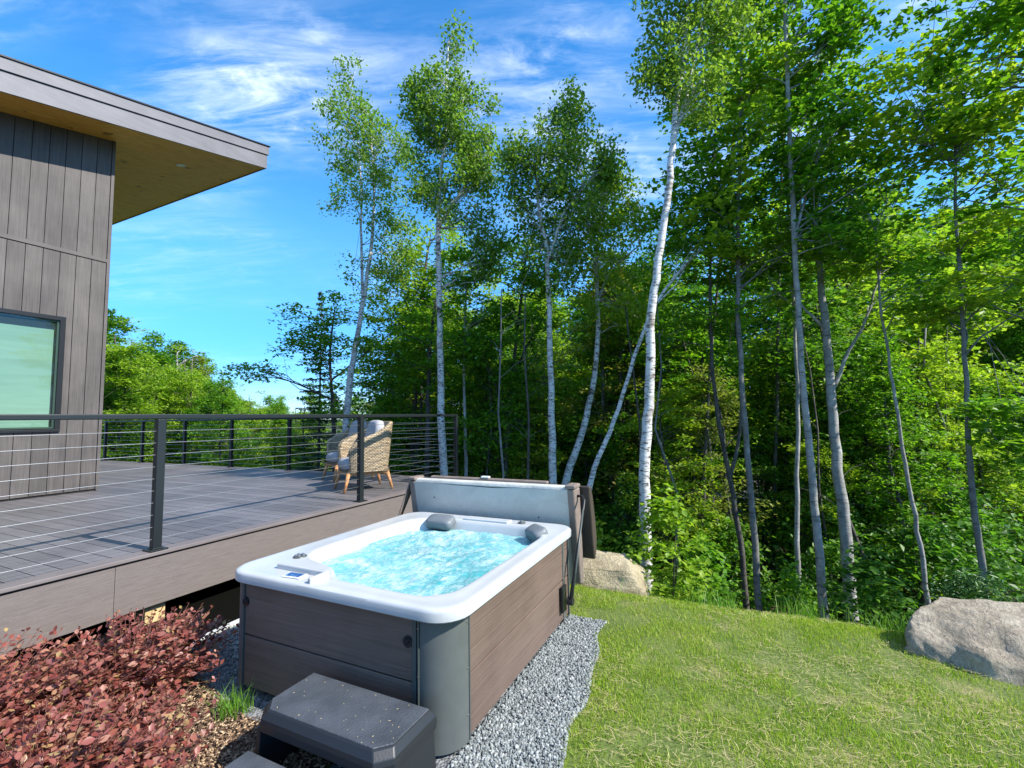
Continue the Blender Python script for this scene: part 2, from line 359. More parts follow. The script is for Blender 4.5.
# wood chips
N = 22000; uu = rng.uniform(-1.6, .06, N); vv = rng.uniform(.55, 2.3, N); k = (uu < -.01+.07*np.sin(vv*4)); uu, vv = uu[k], vv[k]
n = len(uu); P = np.stack([OX+uu*cu-vv*su, OY+uu*su+vv*cu, np.zeros(n)], 1); P[:,2] = ground(P[:,0], P[:,1])+rng.uniform(.012, .03, n)
a = rng.uniform(0, 2*np.pi, n); L_ = rng.uniform(.003, .014, n); wd = rng.uniform(.0015, .004, n); ti = rng.normal(0, .35, n)
dx = np.stack([np.cos(a)*np.cos(ti), np.sin(a)*np.cos(ti), np.sin(ti)], 1)*L_[:, None]; dy = np.stack([-np.sin(a), np.cos(a), rng.normal(0, .4, n)], 1)*wd[:, None]; h = np.array([0, 0, .003])
V = np.stack([P-dx-dy, P+dx-dy, P+dx*.8+dy, P-dx*.9+dy, P-dx-dy+h, P+dx-dy+h, P+dx*.8+dy+h, P-dx*.9+dy+h], 1)
bf = np.array([(4,5,6,7),(0,1,5,4),(1,2,6,5),(2,3,7,6),(3,0,4,7)])
tag(quick('wood_chips', V.reshape(-1,3), (bf[None]+(np.arange(n)*8)[:,None,None]).reshape(-1,4), MT['chip']), 'tan shredded wood mulch lying round the red shrubs', 'mulch', None, 'stuff')

# grass blades
def blades(name, P, hmin, hmax, wid, lean, m, label, cat='grass'):
    n = len(P); h = rng.uniform(hmin, hmax, n); a = rng.uniform(0, 2*np.pi, n); b = rng.uniform(0, 2*np.pi, n); ln = np.abs(rng.normal(0, lean, n))*h
    side = np.stack([np.cos(a), np.sin(a), 0*a], 1)*(wid*rng.uniform(.6, 1.3, n))[:, None]; ld = np.stack([np.cos(b), np.sin(b), 0*b], 1)*ln[:, None]
    upv = np.stack([0*h, 0*h, h], 1)
    V = np.stack([P-side, P+side, P+side*.7+ld*.35+upv*.55, P-side*.7+ld*.35+upv*.55, P+ld+upv*.98], 1)
    i = (np.arange(n)*5)[:, None]
    T = np.concatenate([i+np.array([[0,1,2]]), i+np.array([[0,2,3]]), i+np.array([[3,2,4]])])
    return tag(quick(name, V.reshape(-1,3), T, m), label, cat, None, 'stuff')
def vnoise(x, y, s, seed=0):
    r = np.random.default_rng(seed); G = r.random((64, 64)); x = x*s; y = y*s; xi = np.floor(x).astype(int); yi = np.floor(y).astype(int)
    fx = x-xi; fy = y-yi; fx = fx*fx*(3-2*fx); fy = fy*fy*(3-2*fy); g_ = lambda a, b: G[a % 64, b % 64]
    return (g_(xi,yi)*(1-fx)+g_(xi+1,yi)*fx)*(1-fy)+(g_(xi,yi+1)*(1-fx)+g_(xi+1,yi+1)*fx)*fy
N = 640000
uu = rng.uniform(-1.6, 2.72, N); vv = rng.uniform(-5.2, 2.2, N)
k = (uu < LE(vv)+.03) & ((vv < grav_edge(uu)+.02) | (uu > 1.70) | ((uu > 1.55) & (vv < -.02) & ((uu-1.45)**2+(vv+.02)**2 > .33**2)))
wx = OX+uu*cu-vv*su; wy = OY+uu*su+vv*cu
k &= (wx < 1.22*wy+.4) & (wy > 1.2)
dens = .45*vnoise(uu+9, vv+9, 2.3, 1)+.55*vnoise(uu+9, vv+9, 7, 2); k &= rng.random(N) < np.clip((dens-.18)*2.2, .12, 1)
wx, wy = wx[k], wy[k]; P = np.stack([wx, wy, ground(wx, wy)], 1)
blades('lawn_grass', P, .009, .032, .0015, .6, MT['grass'], 'short sunlit green lawn grass between hot tub and woods')
# straw thatch lying on the lawn
N = 15000; uu = rng.uniform(-1.3, 2.6, N); vv = rng.uniform(-4.8, -.3, N); k = (uu < LE(vv)) & (vv < grav_edge(uu)) & (vnoise(uu+5, vv+5, 3.0, 4) > .42); uu, vv = uu[k], vv[k]; n = len(uu)
P = np.stack([OX+uu*cu-vv*su, OY+uu*su+vv*cu, np.zeros(n)], 1); P[:,2] = ground(P[:,0], P[:,1])+rng.uniform(.008, .024, n)
a = rng.normal(-.3, .9, n); L_ = rng.uniform(.005, .03, n); dx = np.stack([np.cos(a), np.sin(a), rng.normal(0, .15, n)], 1)*L_[:, None]; dy = np.stack([-np.sin(a), np.cos(a), 0*a], 1)*.0009
V = np.stack([P-dx-dy, P+dx-dy, P+dx+dy, P-dx+dy], 1)
tag(quick('dry_straw', V.reshape(-1,3), np.arange(n*4).reshape(-1,4), MT['straw']), 'bits of dry straw scattered over the lawn', 'straw', None, 'stuff')
# taller grass at the lawn's far edge
N = 2200; vv = rng.uniform(-3.6, 1.2, N); uu = LE(vv)+rng.normal(.04, .10, N); cl = vnoise(vv+7, vv*0, 3.5, 5); k = rng.random(N) < np.clip((cl-.35)*2.4, .04, 1); uu, vv = uu[k], vv[k]
P = np.stack([OX+uu*cu-vv*su, OY+uu*su+vv*cu, np.zeros(len(uu))], 1); P[:,2] = ground(P[:,0], P[:,1])
blades('edge_grass', P, .04, .20, .0026, .6, MT['grass_tall'], 'tall tufts of grass fringing the far edge of the lawn')

# ------------------------------------------------------------------ boulders
def boulder(pts, name, m, label, loc_uv, seed, amp=.03, sub=4, smooth_n=3):
    bm = bmesh.new()
    for p in pts: bm.verts.new(p)
    r = bmesh.ops.convex_hull(bm, input=bm.verts)
    bmesh.ops.delete(bm, geom=[g_ for g_ in r['geom_interior'] if isinstance(g_, bmesh.types.BMVert)], context='VERTS')
    bmesh.ops.triangulate(bm, faces=bm.faces)
    for _ in range(sub): bmesh.ops.subdivide_edges(bm, edges=bm.edges, cuts=1, use_grid_fill=True)
    from mathutils import noise as mn
    for _ in range(smooth_n): bmesh.ops.smooth_vert(bm, verts=bm.verts, factor=.5, use_axis_x=True, use_axis_y=True, use_axis_z=True)
    bm.normal_update()
    off = Vector((seed*3.1, seed*1.7, 0))
    for v in bm.verts:
        p = v.co*3+off; d = mn.fractal(p, .8, 2.1, 5)*amp + abs(mn.noise(p*1.3))*amp*-.9+mn.noise(v.co*25+off)*amp*.10
        q = mn.cell(Vector((v.co.x*5+v.co.z*9, v.co.y*4-v.co.z*3, seed)))*amp*.18
        v.co += v.normal*(d+q)
    me = bpy.data.meshes.new(name); bm.to_mesh(me); bm.free(); me.materials.append(m)
    me.polygons.foreach_set('use_smooth', [True]*len(me.polygons))
    o = bpy.data.objects.new(name, me); col.objects.link(o); site(o, *loc_uv, 0); return tag(o, label, 'boulder')
boulder([(-.02,.26,-.15),(-.02,-.36,-.15),(.60,.30,-.3),(.66,-.34,-.3),(0,.24,.02),(.03,-.40,-.03),(.05,.22,.11),(.10,-.06,.135),(.08,-.27,.12),(.52,.26,.14),(.5,-.14,.16),(.56,-.32,.0),(.3,.0,.15)],
        'boulder', MT['rock_tan'], 'flat topped tan boulder at the lawn edge just beyond the hot tub', (2.48, .02), 1, .024, 4, 1)
boulder([(-.32,.02,-.15),(-.05,.32,-.15),(.5,.25,-.3),(-.5,-.95,-.15),(.7,-.9,-.3),(-.05,.30,.07),(.1,.26,.18),(.10,-.08,.25),(-.18,.0,.09),(.4,.0,.25),(-.05,-.4,.22),(.0,-.75,.20),(-.40,-.8,.08),(.5,-.8,.22),(-.36,-.4,.05)],
        'boulder', MT['rock_grey'], 'big rough grey boulder at the right end of the lawn edge', (2.14, -2.40), 8, .034, 4, 1)

# ------------------------------------------------------------------ deck
dk = site(empty('deck', (0,0,0), 'grey composite deck with brown fascia running past the hot tub to the house', 'deck'))
dk.rotation_euler = (0,0,TH)
VE = 2.945; UE = 4.86
b = MB(); x = -4.2; bw = .14
while x < UE-.15:
    x1 = min(x+bw-.006, UE-.147); b.box((x, VE+.146, ZD-.025), (x1, 16.4, ZD)); x += bw
b.build('decking', MT['decking'], dk)
b = MB(); b.box((-4.3, VE, ZD-.027), (UE, VE+.14, ZD+.001)); b.box((UE-.14, VE+.143, ZD-.027), (UE, 16.4, ZD+.001)); b.build('border_board', MT['deckborder'], dk, bevel=.005)
b = MB(); b.box((-4.3, VE+.022, ZD-.405), (.105, VE+.045, ZD-.045)); b.box((.108, VE+.022, ZD-.405), (UE-.02, VE+.045, ZD-.045)); b.box((UE-.045, VE+.05, ZD-.405), (UE-.022, 16.3, ZD-.045)); b.build('fascia_board', MT['fascia'], dk)
b = MB(); b.box((-4.2, VE+.05, ZD-.10), (UE-.05, 16.3, ZD-.03)); b.build('joist_deck', MT['black'], dk)
for k in range(22):
    if k % 2 == 0:
        b = MB(); xx = -4+k*.41; b.box((xx, VE+.05, ZD-.30), (xx+.04, 7.4, ZD-.102)); b.build('joist', MT['lumber'], dk)
for uu_, vv_ in ((.41, 3.10), (-2.4, 3.28), (2.4, 3.28), (4.5, 3.28), (-.9, 3.7)):
    b = MB(); b.box((uu_-.07, vv_-.07, -.2), (uu_+.07, vv_+.07, ZD-.302)); b.build('support_post', MT['lumber'], dk, bevel=.004)
b = MB(); b.box((-4.2, 6.9, -.2), (4.7, 6.95, ZD-.302)); b.build('skirt_wall', MT['black'], dk)
# edging strip on the ground
b = MB()
pts = [(-.9, 2.27), (-.3, 2.32), (.12, 2.355), (.61, 2.392), (1.2, 2.42), (1.8, 2.44)]
for (a0, b0), (a1, b1) in zip(pts, pts[1:]):
    z0, z1 = gz(*W(a0, b0).xy), gz(*W(a1, b1).xy)
    b.hexa([(a0,b0-.02,z0-.03),(a1,b1-.02,z1-.03),(a1,b1+.02,z1-.03),(a0,b0+.02,z0-.03),(a0,b0-.02,z0+.03),(a1,b1-.02,z1+.03),(a1,b1+.02,z1+.03),(a0,b0+.02,z0+.03)])
tag(site(b.build('edging_strip', MT['edging'])), 'pale grey stone edging strip on the gravel under the deck edge', 'edging')

# railings
PV = 3.015; PU = 4.78
def post(par, u, v):
    b = MB(); b.box((u-.03, v-.03, ZD+.014), (u+.03, v+.03, ZD+1.03)); o = b.build('post', MT['railmetal'], par, bevel=.004)
    b = MB(); b.box((u-.062, v-.062, ZD+.002), (u+.062, v+.062, ZD+.014)); b.box((u-.038, v-.038, ZD+.0145), (u+.038, v+.038, ZD+.022)); b.build('base_plate', MT['railmetal'], o, bevel=.003)
rf = site(empty('deck_railing', (0,0,0), 'black cable railing along the near deck edge beside the hot tub', 'railing'))
for t in (-3.9, -1.78, .385, 2.60, PU): post(rf, t, PV)
b = MB(); b.box((-4.1, PV-.028, ZD+1.031), (PU+.03, PV+.028, ZD+1.07)); b.build('top_rail', MT['railmetal'], rf, bevel=.006)
for i in range(1, 11):
    zc = ZD+.094*i-.005; b = MB()
    P_ = [-3.9, -1.78, .385, 2.60, PU]; pts = []
    for p0, p1 in zip(P_, P_[1:]):
        for s_ in (0, .25, .5, .75): pts.append((p0+(p1-p0)*s_, PV, zc-.004*math.sin(math.pi*s_)))
    pts.append((PU, PV, zc)); b.tube(pts, .0027, 6); b.build('cable', MT['steel'], rf, smooth=True)
rb = site(empty('deck_railing', (0,0,0), 'black cable railing along the far end of the deck in front of the trees', 'railing'))
vb = [5.15, 7.015, 8.86, 10.6, 12.4, 14.2, 16.0]
for t in vb: post(rb, PU, t)
b = MB(); b.box((PU-.028, PV+.031, ZD+1.031), (PU+.028, 16.1, ZD+1.07)); b.build('top_rail', MT['railmetal'], rb, bevel=.006)
for i in range(1, 11):
    zc = ZD+.094*i-.005; b = MB(); b.tube([(PU, PV+.03, zc)]+[(PU, t, zc) for t in vb], .0027, 6); b.build('cable', MT['steel'], rb, smooth=True)

# ------------------------------------------------------------------ house
hs = site(empty('house', (0,0,0), 'modern house with dark vertical siding and a sloping roof with a plywood soffit', 'house'))
HU, HV, SL = 1.88, 7.5, .228
zt = lambda u: 6.015+(u-1.9)*SL
b = MB(); b.hexa([(-7, HV+.03, -.3), (HU-.02, HV+.03, -.3), (HU-.02, 13.3, -.3), (-7, 13.3, -.3), (-7, HV+.03, zt(-7)), (HU-.02, HV+.03, zt(HU-.02)), (HU-.02, 13.3, zt(HU-.02)), (-7, 13.3, zt(-7))])
wl = b.build('wall', MT['black'], hs)
b = MB(); x = HU-.045; W1, W2, Z1, Z2 = -1.2, 1.395, 1.425, 3.075
def board(b, xa, xb, za, ta, tb): b.hexa([(xa, HV+.012, za), (xb, HV+.012, za), (xb, HV+.029, za), (xa, HV+.029, za), (xa, HV+.012, ta), (xb, HV+.012, tb), (xb, HV+.029, tb), (xa, HV+.029, ta)])
while x > -7:
    x0 = x-.172; board(b, x0, x, 4.085, zt(x0), zt(x))
    segs = [(x0, x)] if x <= W1 or x0 >= W2 else ([(max(x0, W2), x)] if x > W2+.005 else [])+([(x0, min(x, W1))] if x0 < W1-.005 else [])
    for xa, xb in segs: board(b, xa, xb, ZD+.03, 4.02, 4.02)
    xa, xb = max(x0, W1), min(x, W2)
    if xb-xa > .004: board(b, xa, xb, ZD+.03, Z1, Z1); board(b, xa, xb, Z2, 4.02, 4.02)
    x -= .18
b.build('siding_board', MT['siding'], hs)
b = MB(); b.box((-7, HV-.002, 4.025), (HU-.04, HV+.02, 4.08)); b.box((HU-.04, HV-.004, ZD+.02), (HU, HV+.029, zt(HU)-.01)); b.build('wall_trim', MT['trimdark'], hs)
b = MB(); b.box((HU-.019, HV+.031, ZD+.02), (HU, 13.3, zt(HU)-.01)); b.build('side_siding', MT['siding'], hs)
# window
b = MB()
fwd = .06
for a_, c_ in (((W1, HV-.02, Z1), (W2, HV+.10, Z1+fwd*.6)), ((W1, HV-.02, Z2-fwd), (W2, HV+.10, Z2)), ((W1, HV-.02, Z1+fwd*.6+.001), (W1+fwd, HV+.10, Z2-fwd-.001)), ((W2-fwd, HV-.02, Z1+fwd*.6+.001), (W2, HV+.10, Z2-fwd-.001))): b.box(a_, c_)
wf = b.build('window', MT['winframe'], hs, bevel=.003)
b = MB()
for a_, c_ in (((W1+fwd, HV+.010, Z1+.046), (W2-fwd, HV+.028, Z1+.07)), ((W1+fwd, HV+.010, Z2-fwd-.026), (W2-fwd, HV+.028, Z2-fwd-.001)), ((W2-fwd-.025, HV+.010, Z1+.071), (W2-fwd-.001, HV+.028, Z2-fwd-.027))): b.box(a_, c_)
b.build('sash', MT['trimgrey'], wf)
# recess in the wall for the blind: blind and pane stand in front of the backing
b = MB(); b.box((W1+fwd, HV+.0035, Z1+.046), (W2-fwd, HV+.0075, Z2-fwd-.001)); b.build('pane', MT['glass'], wf)
b = MB(); b.box((W1+fwd+.01, HV+.0255, Z1+.05), (W2-fwd-.05, HV+.0285, Z2-fwd-.14)); b.build('roller_blind', MT['blind'], wf)
# roof
UT, VT = 4.03, 6.87
su0 = -7.5
def slab(u0, u1, v0, v1, z0, z1): return [(u0, v0, zt(u0)+z0), (u1, v0, zt(u1)+z0), (u1, v1, zt(u1)+z0), (u0, v1, zt(u0)+z0), (u0, v0, zt(u0)+z1), (u1, v0, zt(u1)+z1), (u1, v1, zt(u1)+z1), (u0, v1, zt(u0)+z1)]
b = MB(); b.hexa(slab(su0, UT-.04, VT+.04, 13.9, .02, .42)); rf_ = b.build('roof', MT['roofing'], hs)
b = MB(); b.hexa(slab(su0, UT-.03, VT+.03, 13.9, -.002, .0185)); b.build('soffit', MT['soffit'], rf_)
b = MB(); b.hexa(slab(su0, UT-.024, VT+.001, VT+.029, -.012, .255)); b.hexa(slab(UT-.023, UT+.001, VT+.001, 13.9, -.012, .255))
b.hexa(slab(su0, UT-.002, VT-.022, VT+.03, .262, .425)); b.hexa(slab(UT-.001, UT+.022, VT-.022, 13.9, .262, .425)); b.build('fascia', MT['eave'], rf_, bevel=.003)
b = MB(); b.hexa(slab(su0, UT+.04, VT-.04, 13.95, .427, .447)); b.hexa(slab(su0, UT-.03, VT+.0, VT+.03, .2555, .2615)); b.build('drip_edge', MT['winframe'], rf_)
zc = zt(2.98)
b = MB(); Mr = Matrix.Translation((2.98, 7.79, zc-.012))@Matrix.Rotation(-math.atan(SL), 4, 'Y')
ring = [Mr@Vector((.075*math.cos(a), .075*math.sin(a), z_)) for z_ in (.0, .009) for a in np.linspace(0, 2*math.pi, 24, endpoint=False)]
b.loft([ring[:24], ring[24:]], True, True, True); b.build('downlight', MT['lamp'], rf_)

# ------------------------------------------------------------------ hot tub
TL, TW, ZL, ZR = 1.77, 1.565, .622, .682
tub = empty('hot_tub', W(0, 0, 0), 'white hot tub of bubbling turquoise water with brown panels beside the deck', 'hot tub', rz=TH)
def rrect(x0, y0, x1, y1, r, n=10):
    pts = []
    for cx, cy, a0 in ((x1-r, y0+r, -90), (x1-r, y1-r, 0), (x0+r, y1-r, 90), (x0+r, y0+r, 180)):
        for k in range(n+1): a = R(a0+90*k/n); pts.append((cx+r*math.cos(a), cy+r*math.sin(a)))
    return pts
def chaikin(p, it=2, w=.25):
    for _ in range(it):
        q = []
        for i in range(len(p)):
            a, b_ = p[i], p[(i+1) % len(p)]
            q += [(a[0]*(1-w)+b_[0]*w, a[1]*(1-w)+b_[1]*w), (a[0]*w+b_[0]*(1-w), a[1]*w+b_[1]*(1-w))]
        p = q
    return p
CX, CY = .87, .72
angs = np.linspace(0, 2*math.pi, 200, endpoint=False)
def radial(poly):
    out = []
    for a in angs:
        d = (math.cos(a), math.sin(a)); best = 0
        for i in range(len(poly)):
            p, q = poly[i], poly[(i+1) % len(poly)]; ex, ey = q[0]-p[0], q[1]-p[1]; den = d[0]*ey-d[1]*ex
            if abs(den) < 1e-9: continue
            t = ((p[0]-CX)*ey-(p[1]-CY)*ex)/den; s_ = ((p[0]-CX)*d[1]-(p[1]-CY)*d[0])/den
            if t > 0 and -1e-6 <= s_ <= 1+1e-6: best = max(best, t)
        out.append(best)
    return np.array(out)
def ringat(rad, z, off=0.): return [Vector((CX+math.cos(a)*(r_-off), CY+math.sin(a)*(r_-off), z)) for a, r_ in zip(angs, rad)]
inner_poly = chaikin([(.13,.86),(.115,.25),(.24,.125),(1.30,.125),(1.36,.13),(1.60,.30),(1.60,1.16),(1.42,1.36),(.48,1.37),(.34,1.28),(.27,1.0)], 3, .12)
ri = radial(inner_poly); ro = radial(rrect(0, 0, TL, TW, .15)); 
b = MB(); rings = []
for off, z in ((.055, ZL+.012), (.05, ZL), (.006, ZL), (0, ZL+.006), (.0, ZL+.012), (-.001, ZL+.042), (.003, ZL+.052), (.012, ZL+.0585), (.03, ZL+.0615), (.055, ZR)): rings.append(ringat(ro, z, off))
for t_ in (.35, .7): rings.append([a.lerp(b_, t_) for a, b_ in zip(ringat(ro, ZR, .055), ringat(ri, ZR, -.02))])
for off, z in ((-.02, ZR+.003), (-.006, ZR+.001), (.008, ZR-.008), (.02, ZR-.03), (.045, ZR-.10), (.06, .50), (.12, .46), (.18, .25), (.45, .22)): rings.append(ringat(ri, z, off))
b.loft(rings, True, False, True); sh_ = b.build('shell', MT['shell'], tub, smooth=True); sh_.data.set_sharp_from_angle(angle=R(32))
# water: choppy surface
rw = radial(inner_poly)-.036
K = 46; V = []; 
for j in range(K+1):
    for a, r_ in zip(angs, rw): V.append((CX+math.cos(a)*r_*j/K, CY+math.sin(a)*r_*j/K))
V = np.array(V); from mathutils import noise as mn
Z = np.array([ .606+.012*mn.fractal(Vector((x_*4.5, y_*6, .3)), .8, 2.1, 4)+.005*mn.noise(Vector((x_*22, y_*30, 4))) for x_, y_ in V])
V3 = np.column_stack([V, Z]); na = len(angs)
Fc = np.array([(j*na+i, (j+1)*na+i, (j+1)*na+(i+1) % na, j*na+(i+1) % na) for j in range(K) for i in range(na)])
quick('water', V3, Fc, MT['water'], tub, True)
# cabinet
ins = .045; x0, x1, y0, y1 = ins, TL-ins, ins, TW-ins; cr = .16; gp = .012
def panelset(par):
    zs = [(.045, .318), (.326, ZL-.004)]
    # front (x0 face), boards wide; panels set 1 cm inside the corner posts
    for (px0, px1, py0, py1, nm) in ((x0+.004, x0+.03, y0+.205, y1-.085, 'f'), (x1-.03, x1-.004, y0+cr, y1-cr, 'b'), (x0+.17, x1-.05, y0+.004, y0+.03, 'r'), (x0+cr, x1-cr, y1-.03, y1-.004, 'l')):
        b = MB()
        for za, zb in zs:
            if nm in 'rl':
                n_ = 3 if za > .3 else 1
                for q in range(n_): b.box((px0, py0, za+(zb-za)*q/n_+(.0015 if q else 0)), (px1, py1, za+(zb-za)*(q+1)/n_-.0015))
            else: b.box((px0, py0, za), (px1, py1, zb))
        b.build('panel', MT['panel'] if nm in 'fb' else MT['panel_side'], par, bevel=.003)
panelset(tub)
b = MB(); ca, cb_, cc_, cd_ = x0+.055, x1-.055, y0+.055, y1-.055
b.box((ca, cc_, .02), (ca+.008, cd_, ZL-.01)); b.box((cb_-.008, cc_, .02), (cb_, cd_, ZL-.01)); b.box((ca+.009, cc_, .02), (cb_-.009, cc_+.008, ZL-.01)); b.box((ca+.009, cd_-.008, .02), (cb_-.009, cd_, ZL-.01)); b.build('cabinet_core', MT['black'], tub)
def cpost(cx, cy, sx, sy, r=.15, extra=0):
    b = MB(); n_ = 12; P_ = [(0+extra*0, r+extra)]
    arc = [(r-r*math.cos(a), r-r*math.sin(a)) for a in np.linspace(0, math.pi/2, n_)]
    arc = [(0, r+.012)]+arc+[(r+.012, 0)]
    outer = [(cx+sx*p[0], cy+sy*p[1]) for p in arc]; inner_ = [(cx+sx*(p[0]*.8+.03), cy+sy*(p[1]*.8+.03)) for p in arc]
    rg = [[(p[0], p[1], z) for p in outer+inner_[::-1]] for z in (.03, ZL-.002)]
    b.loft(rg, True, True, True); o = b.build('corner_post', MT['corner'], tub, smooth=False)
    return o
for cx, cy, sx, sy in ((x0, y0, 1, 1), (x1, y0, -1, 1), (x0, y1, 1, -1), (x1, y1, -1, -1)):
    o = cpost(cx, cy, sx, sy, .15 if not (cx == x0 and cy == y1) else .06)
    me = o.data; me.polygons.foreach_set('use_smooth', [len(p.vertices) == 4 for p in me.polygons])
    try: me.set_sharp_from_angle(angle=R(35))
    except Exception: pass
for (a_, c_) in (((x0-.006, y0+.165, .03), (x0+.012, y0+.175, ZL-.003)), ((x0-.006, y0+.182, .03), (x0+.03, y0+.203, ZL-.003)), ((x0-.005, y1-.083, .03), (x0+.03, y1-.066, ZL-.003)),
                 ((x0+.160, y0-.005, .03), (x0+.169, y0+.03, ZL-.003)), ((x1-.048, y0-.005, .03), (x1-.03, y0+.03, ZL-.003))):
    b = MB(); b.box(a_, c_); b.build('trim_strip', MT['trimgrey'], tub, bevel=.002)
for sx_, sy_ in ((x0-.003, y0+.170), (x0+.150, y0-.001)):
    for zz in (.15, .36, .57):
        b = MB(); b.tube([(sx_-.004, sy_, zz), (sx_+.004, sy_, zz)] if sx_ < x0+.01 else [(sx_, sy_-.004, zz), (sx_, sy_+.004, zz)], .0035, 8); b.build('screw', MT['steel'], tub)
# two black locking knobs on the front panel
for yy, zz in ((y0+.232, .50), (y1-.093, .505)):
    b = MB(); b.tube([(x0-.004, yy, zz), (x0+.006, yy, zz)], .026, 20); k0 = b.build('strap_lock', MT['blackplastic'], tub)
    b = MB(); b.tube([(x0-.013, yy, zz+.006), (x0-.0045, yy, zz+.006)], [.011, .014], 16); b.box((x0-.017, yy-.004, zz-.012), (x0-.0135, yy+.004, zz+.018)); b.build('catch', MT['blackplastic'], k0, bevel=.001)
# rim fittings
def bell(w, d, h, M, n=14):
    """soft pillow block"""
    b = MB(); rings = []
    for s_, z in ((.90, 0), (1, .15*h), (1, .6*h), (.93, .88*h), (.78, h), (.3, 1.04*h)):
        rings.append([M@Vector((x_*s_, y_*s_, z)) for x_, y_ in rrect(-w/2, -d/2, w/2, d/2, min(w, d)*.3, 5)])
    b.loft(rings, True, True, True); return b
MP = Matrix.Translation((1.535, 1.10, ZR-.045))@Matrix.Rotation(R(-22), 4, 'Y'); bell(.13, .25, .075, MP).build('pillow', MT['pillow'], tub, smooth=True)
MP = Matrix.Translation((1.47, .20, ZR-.045))@Matrix.Rotation(R(-40), 4, 'Z')@Matrix.Rotation(R(-22), 4, 'Y'); bell(.12, .20, .08, MP).build('pillow', MT['pillow'], tub, smooth=True)
def disc(x_, y_, z_, r_, h_, m_, nm, n=20, par=tub):
    b = MB(); b.loft([[(x_+r_*math.cos(a), y_+r_*math.sin(a), z_) for a in np.linspace(0, 2*math.pi, n, endpoint=False)], [(x_+r_*.9*math.cos(a), y_+r_*.9*math.sin(a), z_+h_) for a in np.linspace(0, 2*math.pi, n, endpoint=False)]], True, True, True)
    return b.build(nm, m_, par)
kn = disc(.335, 1.34, ZR+.002, .042, .006, MT['trimgrey'], 'diverter_knob'); 
for k in range(5): disc(.335+.022*math.cos(k*1.257), 1.34+.022*math.sin(k*1.257), ZR+.0085, .010, .009, MT['pillow'], 'grip_lobe', 10, kn)
kn = disc(1.665, .42, ZR+.003, .032, .008, MT['trimgrey'], 'diverter_knob'); disc(1.665, .42, ZR+.0115, .016, .010, MT['pillow'], 'grip_lobe', 12, kn)
# control display inside an L shaped ledge
Mc = Matrix.Translation((.072, 1.065, ZR+.002))@Matrix.Rotation(R(6), 4, 'Z')
b = MB(); b.box((-.034, -.060, 0), (.034, .060, .007), Mc); cp = b.build('control_panel', MT['white'], tub, bevel=.003)
b = MB(); b.box((-.026, -.050, .0075), (.026, .050, .0085), Mc); b.build('display', MT['display'], cp)
b = MB(); b.box((.125, .90, ZR-.004), (.158, 1.28, ZR+.030)); b.box((.02, .885, ZR-.004), (.150, .908, ZR+.030)); b.build('ledge', MT['shell'], tub, bevel=.007)
# raised shelf on the far rim
b = MB(); b.box((1.605, .52, ZR-.003), (1.70, .93, ZR+.016)); b.build('rim_shelf', MT['shell'], tub, bevel=.008)

# ------------------------------------------------------------------ folded cover behind the tub
cv = empty('tub_cover', W(1.9, .9, 0), 'folded hot tub cover with whitish underside and brown skirt standing behind the tub', 'cover', rz=TH)
def loc(u, v, z): return Vector((u-1.9, v-.9, z))
def slabside(face_pts, thick, tdir): pass
b = MB()    # near half: tapered foam panel seen from its white underside
nx_, nz_ = 24, 12
def near_face(s, t):   # s 0..1 from right to left, t 0..1 from top down
    v = .085+s*1.57; z = .935-t*.80
    belly = .035*math.sin(math.pi*min(t*1.5, 1))*math.sin(math.pi*s)**.5
    sag = .010*math.sin(s*9)+.006*math.sin(s*23+1)
    return loc(1.845+.16*t-belly, v-(.02 if s > .5 else -.0)*t*3, z-.012*math.sin(math.pi*s)+sag*.3)
G = [[near_face(i/nx_, j/nz_) for i in range(nx_+1)] for j in range(nz_+1)]
b.loft(G, closed=False); b.build('underside', MT['vinyl_white'], cv, smooth=True)
b = MB()
b.hexa([loc(1.853,.055,.92), loc(1.93,.055,.92), loc(1.93,1.655,.92), loc(1.853,1.655,.92), loc(1.865,.075,.962), loc(1.93,.075,.965), loc(1.93,1.63,.965), loc(1.865,1.63,.962)]); b.build('hinge_fold', MT['vinyl_white'], cv, bevel=.014, seg=3)
for s_ in (0, 1):
    vv0 = (.035 if s_ == 0 else 1.615); b = MB(); vv1 = vv0+.06
    o_ = -.02 if s_ == 0 else .02
    b.hexa([loc(1.97, vv0-.0, .16), loc(2.01, vv0+o_, .16), loc(2.01, vv1+o_, .16), loc(1.97, vv1, .16), loc(1.838, vv0, .94), loc(1.945, vv0+o_, .95), loc(1.945, vv1+o_, .95), loc(1.838, vv1, .94)])
    b.build('end_skirt', MT['vinyl_brown'], cv, bevel=.012, seg=3)
    b = MB(); q = vv0-.012; b.box(loc(1.83, q, .945), loc(1.985, q+.085, .978)); b.build('corner_cap', MT['vinyl_brown'], cv, bevel=.010, seg=3)
b = MB()     # far half
ol = [(1.975,.955),(2.03,.95),(2.08,.86),(2.14,.66),(2.17,.50),(2.15,.38),(2.10,.33),(2.065,.46),(2.03,.68)]
b.loft([[loc(u_, v_, z_) for u_, z_ in ol] for v_ in (-.055, -.035, 1.69, 1.71)], True, True, True); b.build('folded_half', MT['vinyl_dark'], cv, bevel=.012)
b = MB(); b.box(loc(1.935, .3, .955), loc(1.99, 1.5, .984)); b.build('hinge_strip', MT['vinyl_brown'], cv, bevel=.012)
b = MB(); b.box(loc(1.93, .86, .987), loc(1.965, .94, 1.003)); b.build('buckle', MT['white'], cv, bevel=.004)
b = MB(); fl = [loc(1.86,1.68,.93), loc(1.98,1.69,.93), loc(1.93,1.86,.52), loc(1.80,1.79,.55)]
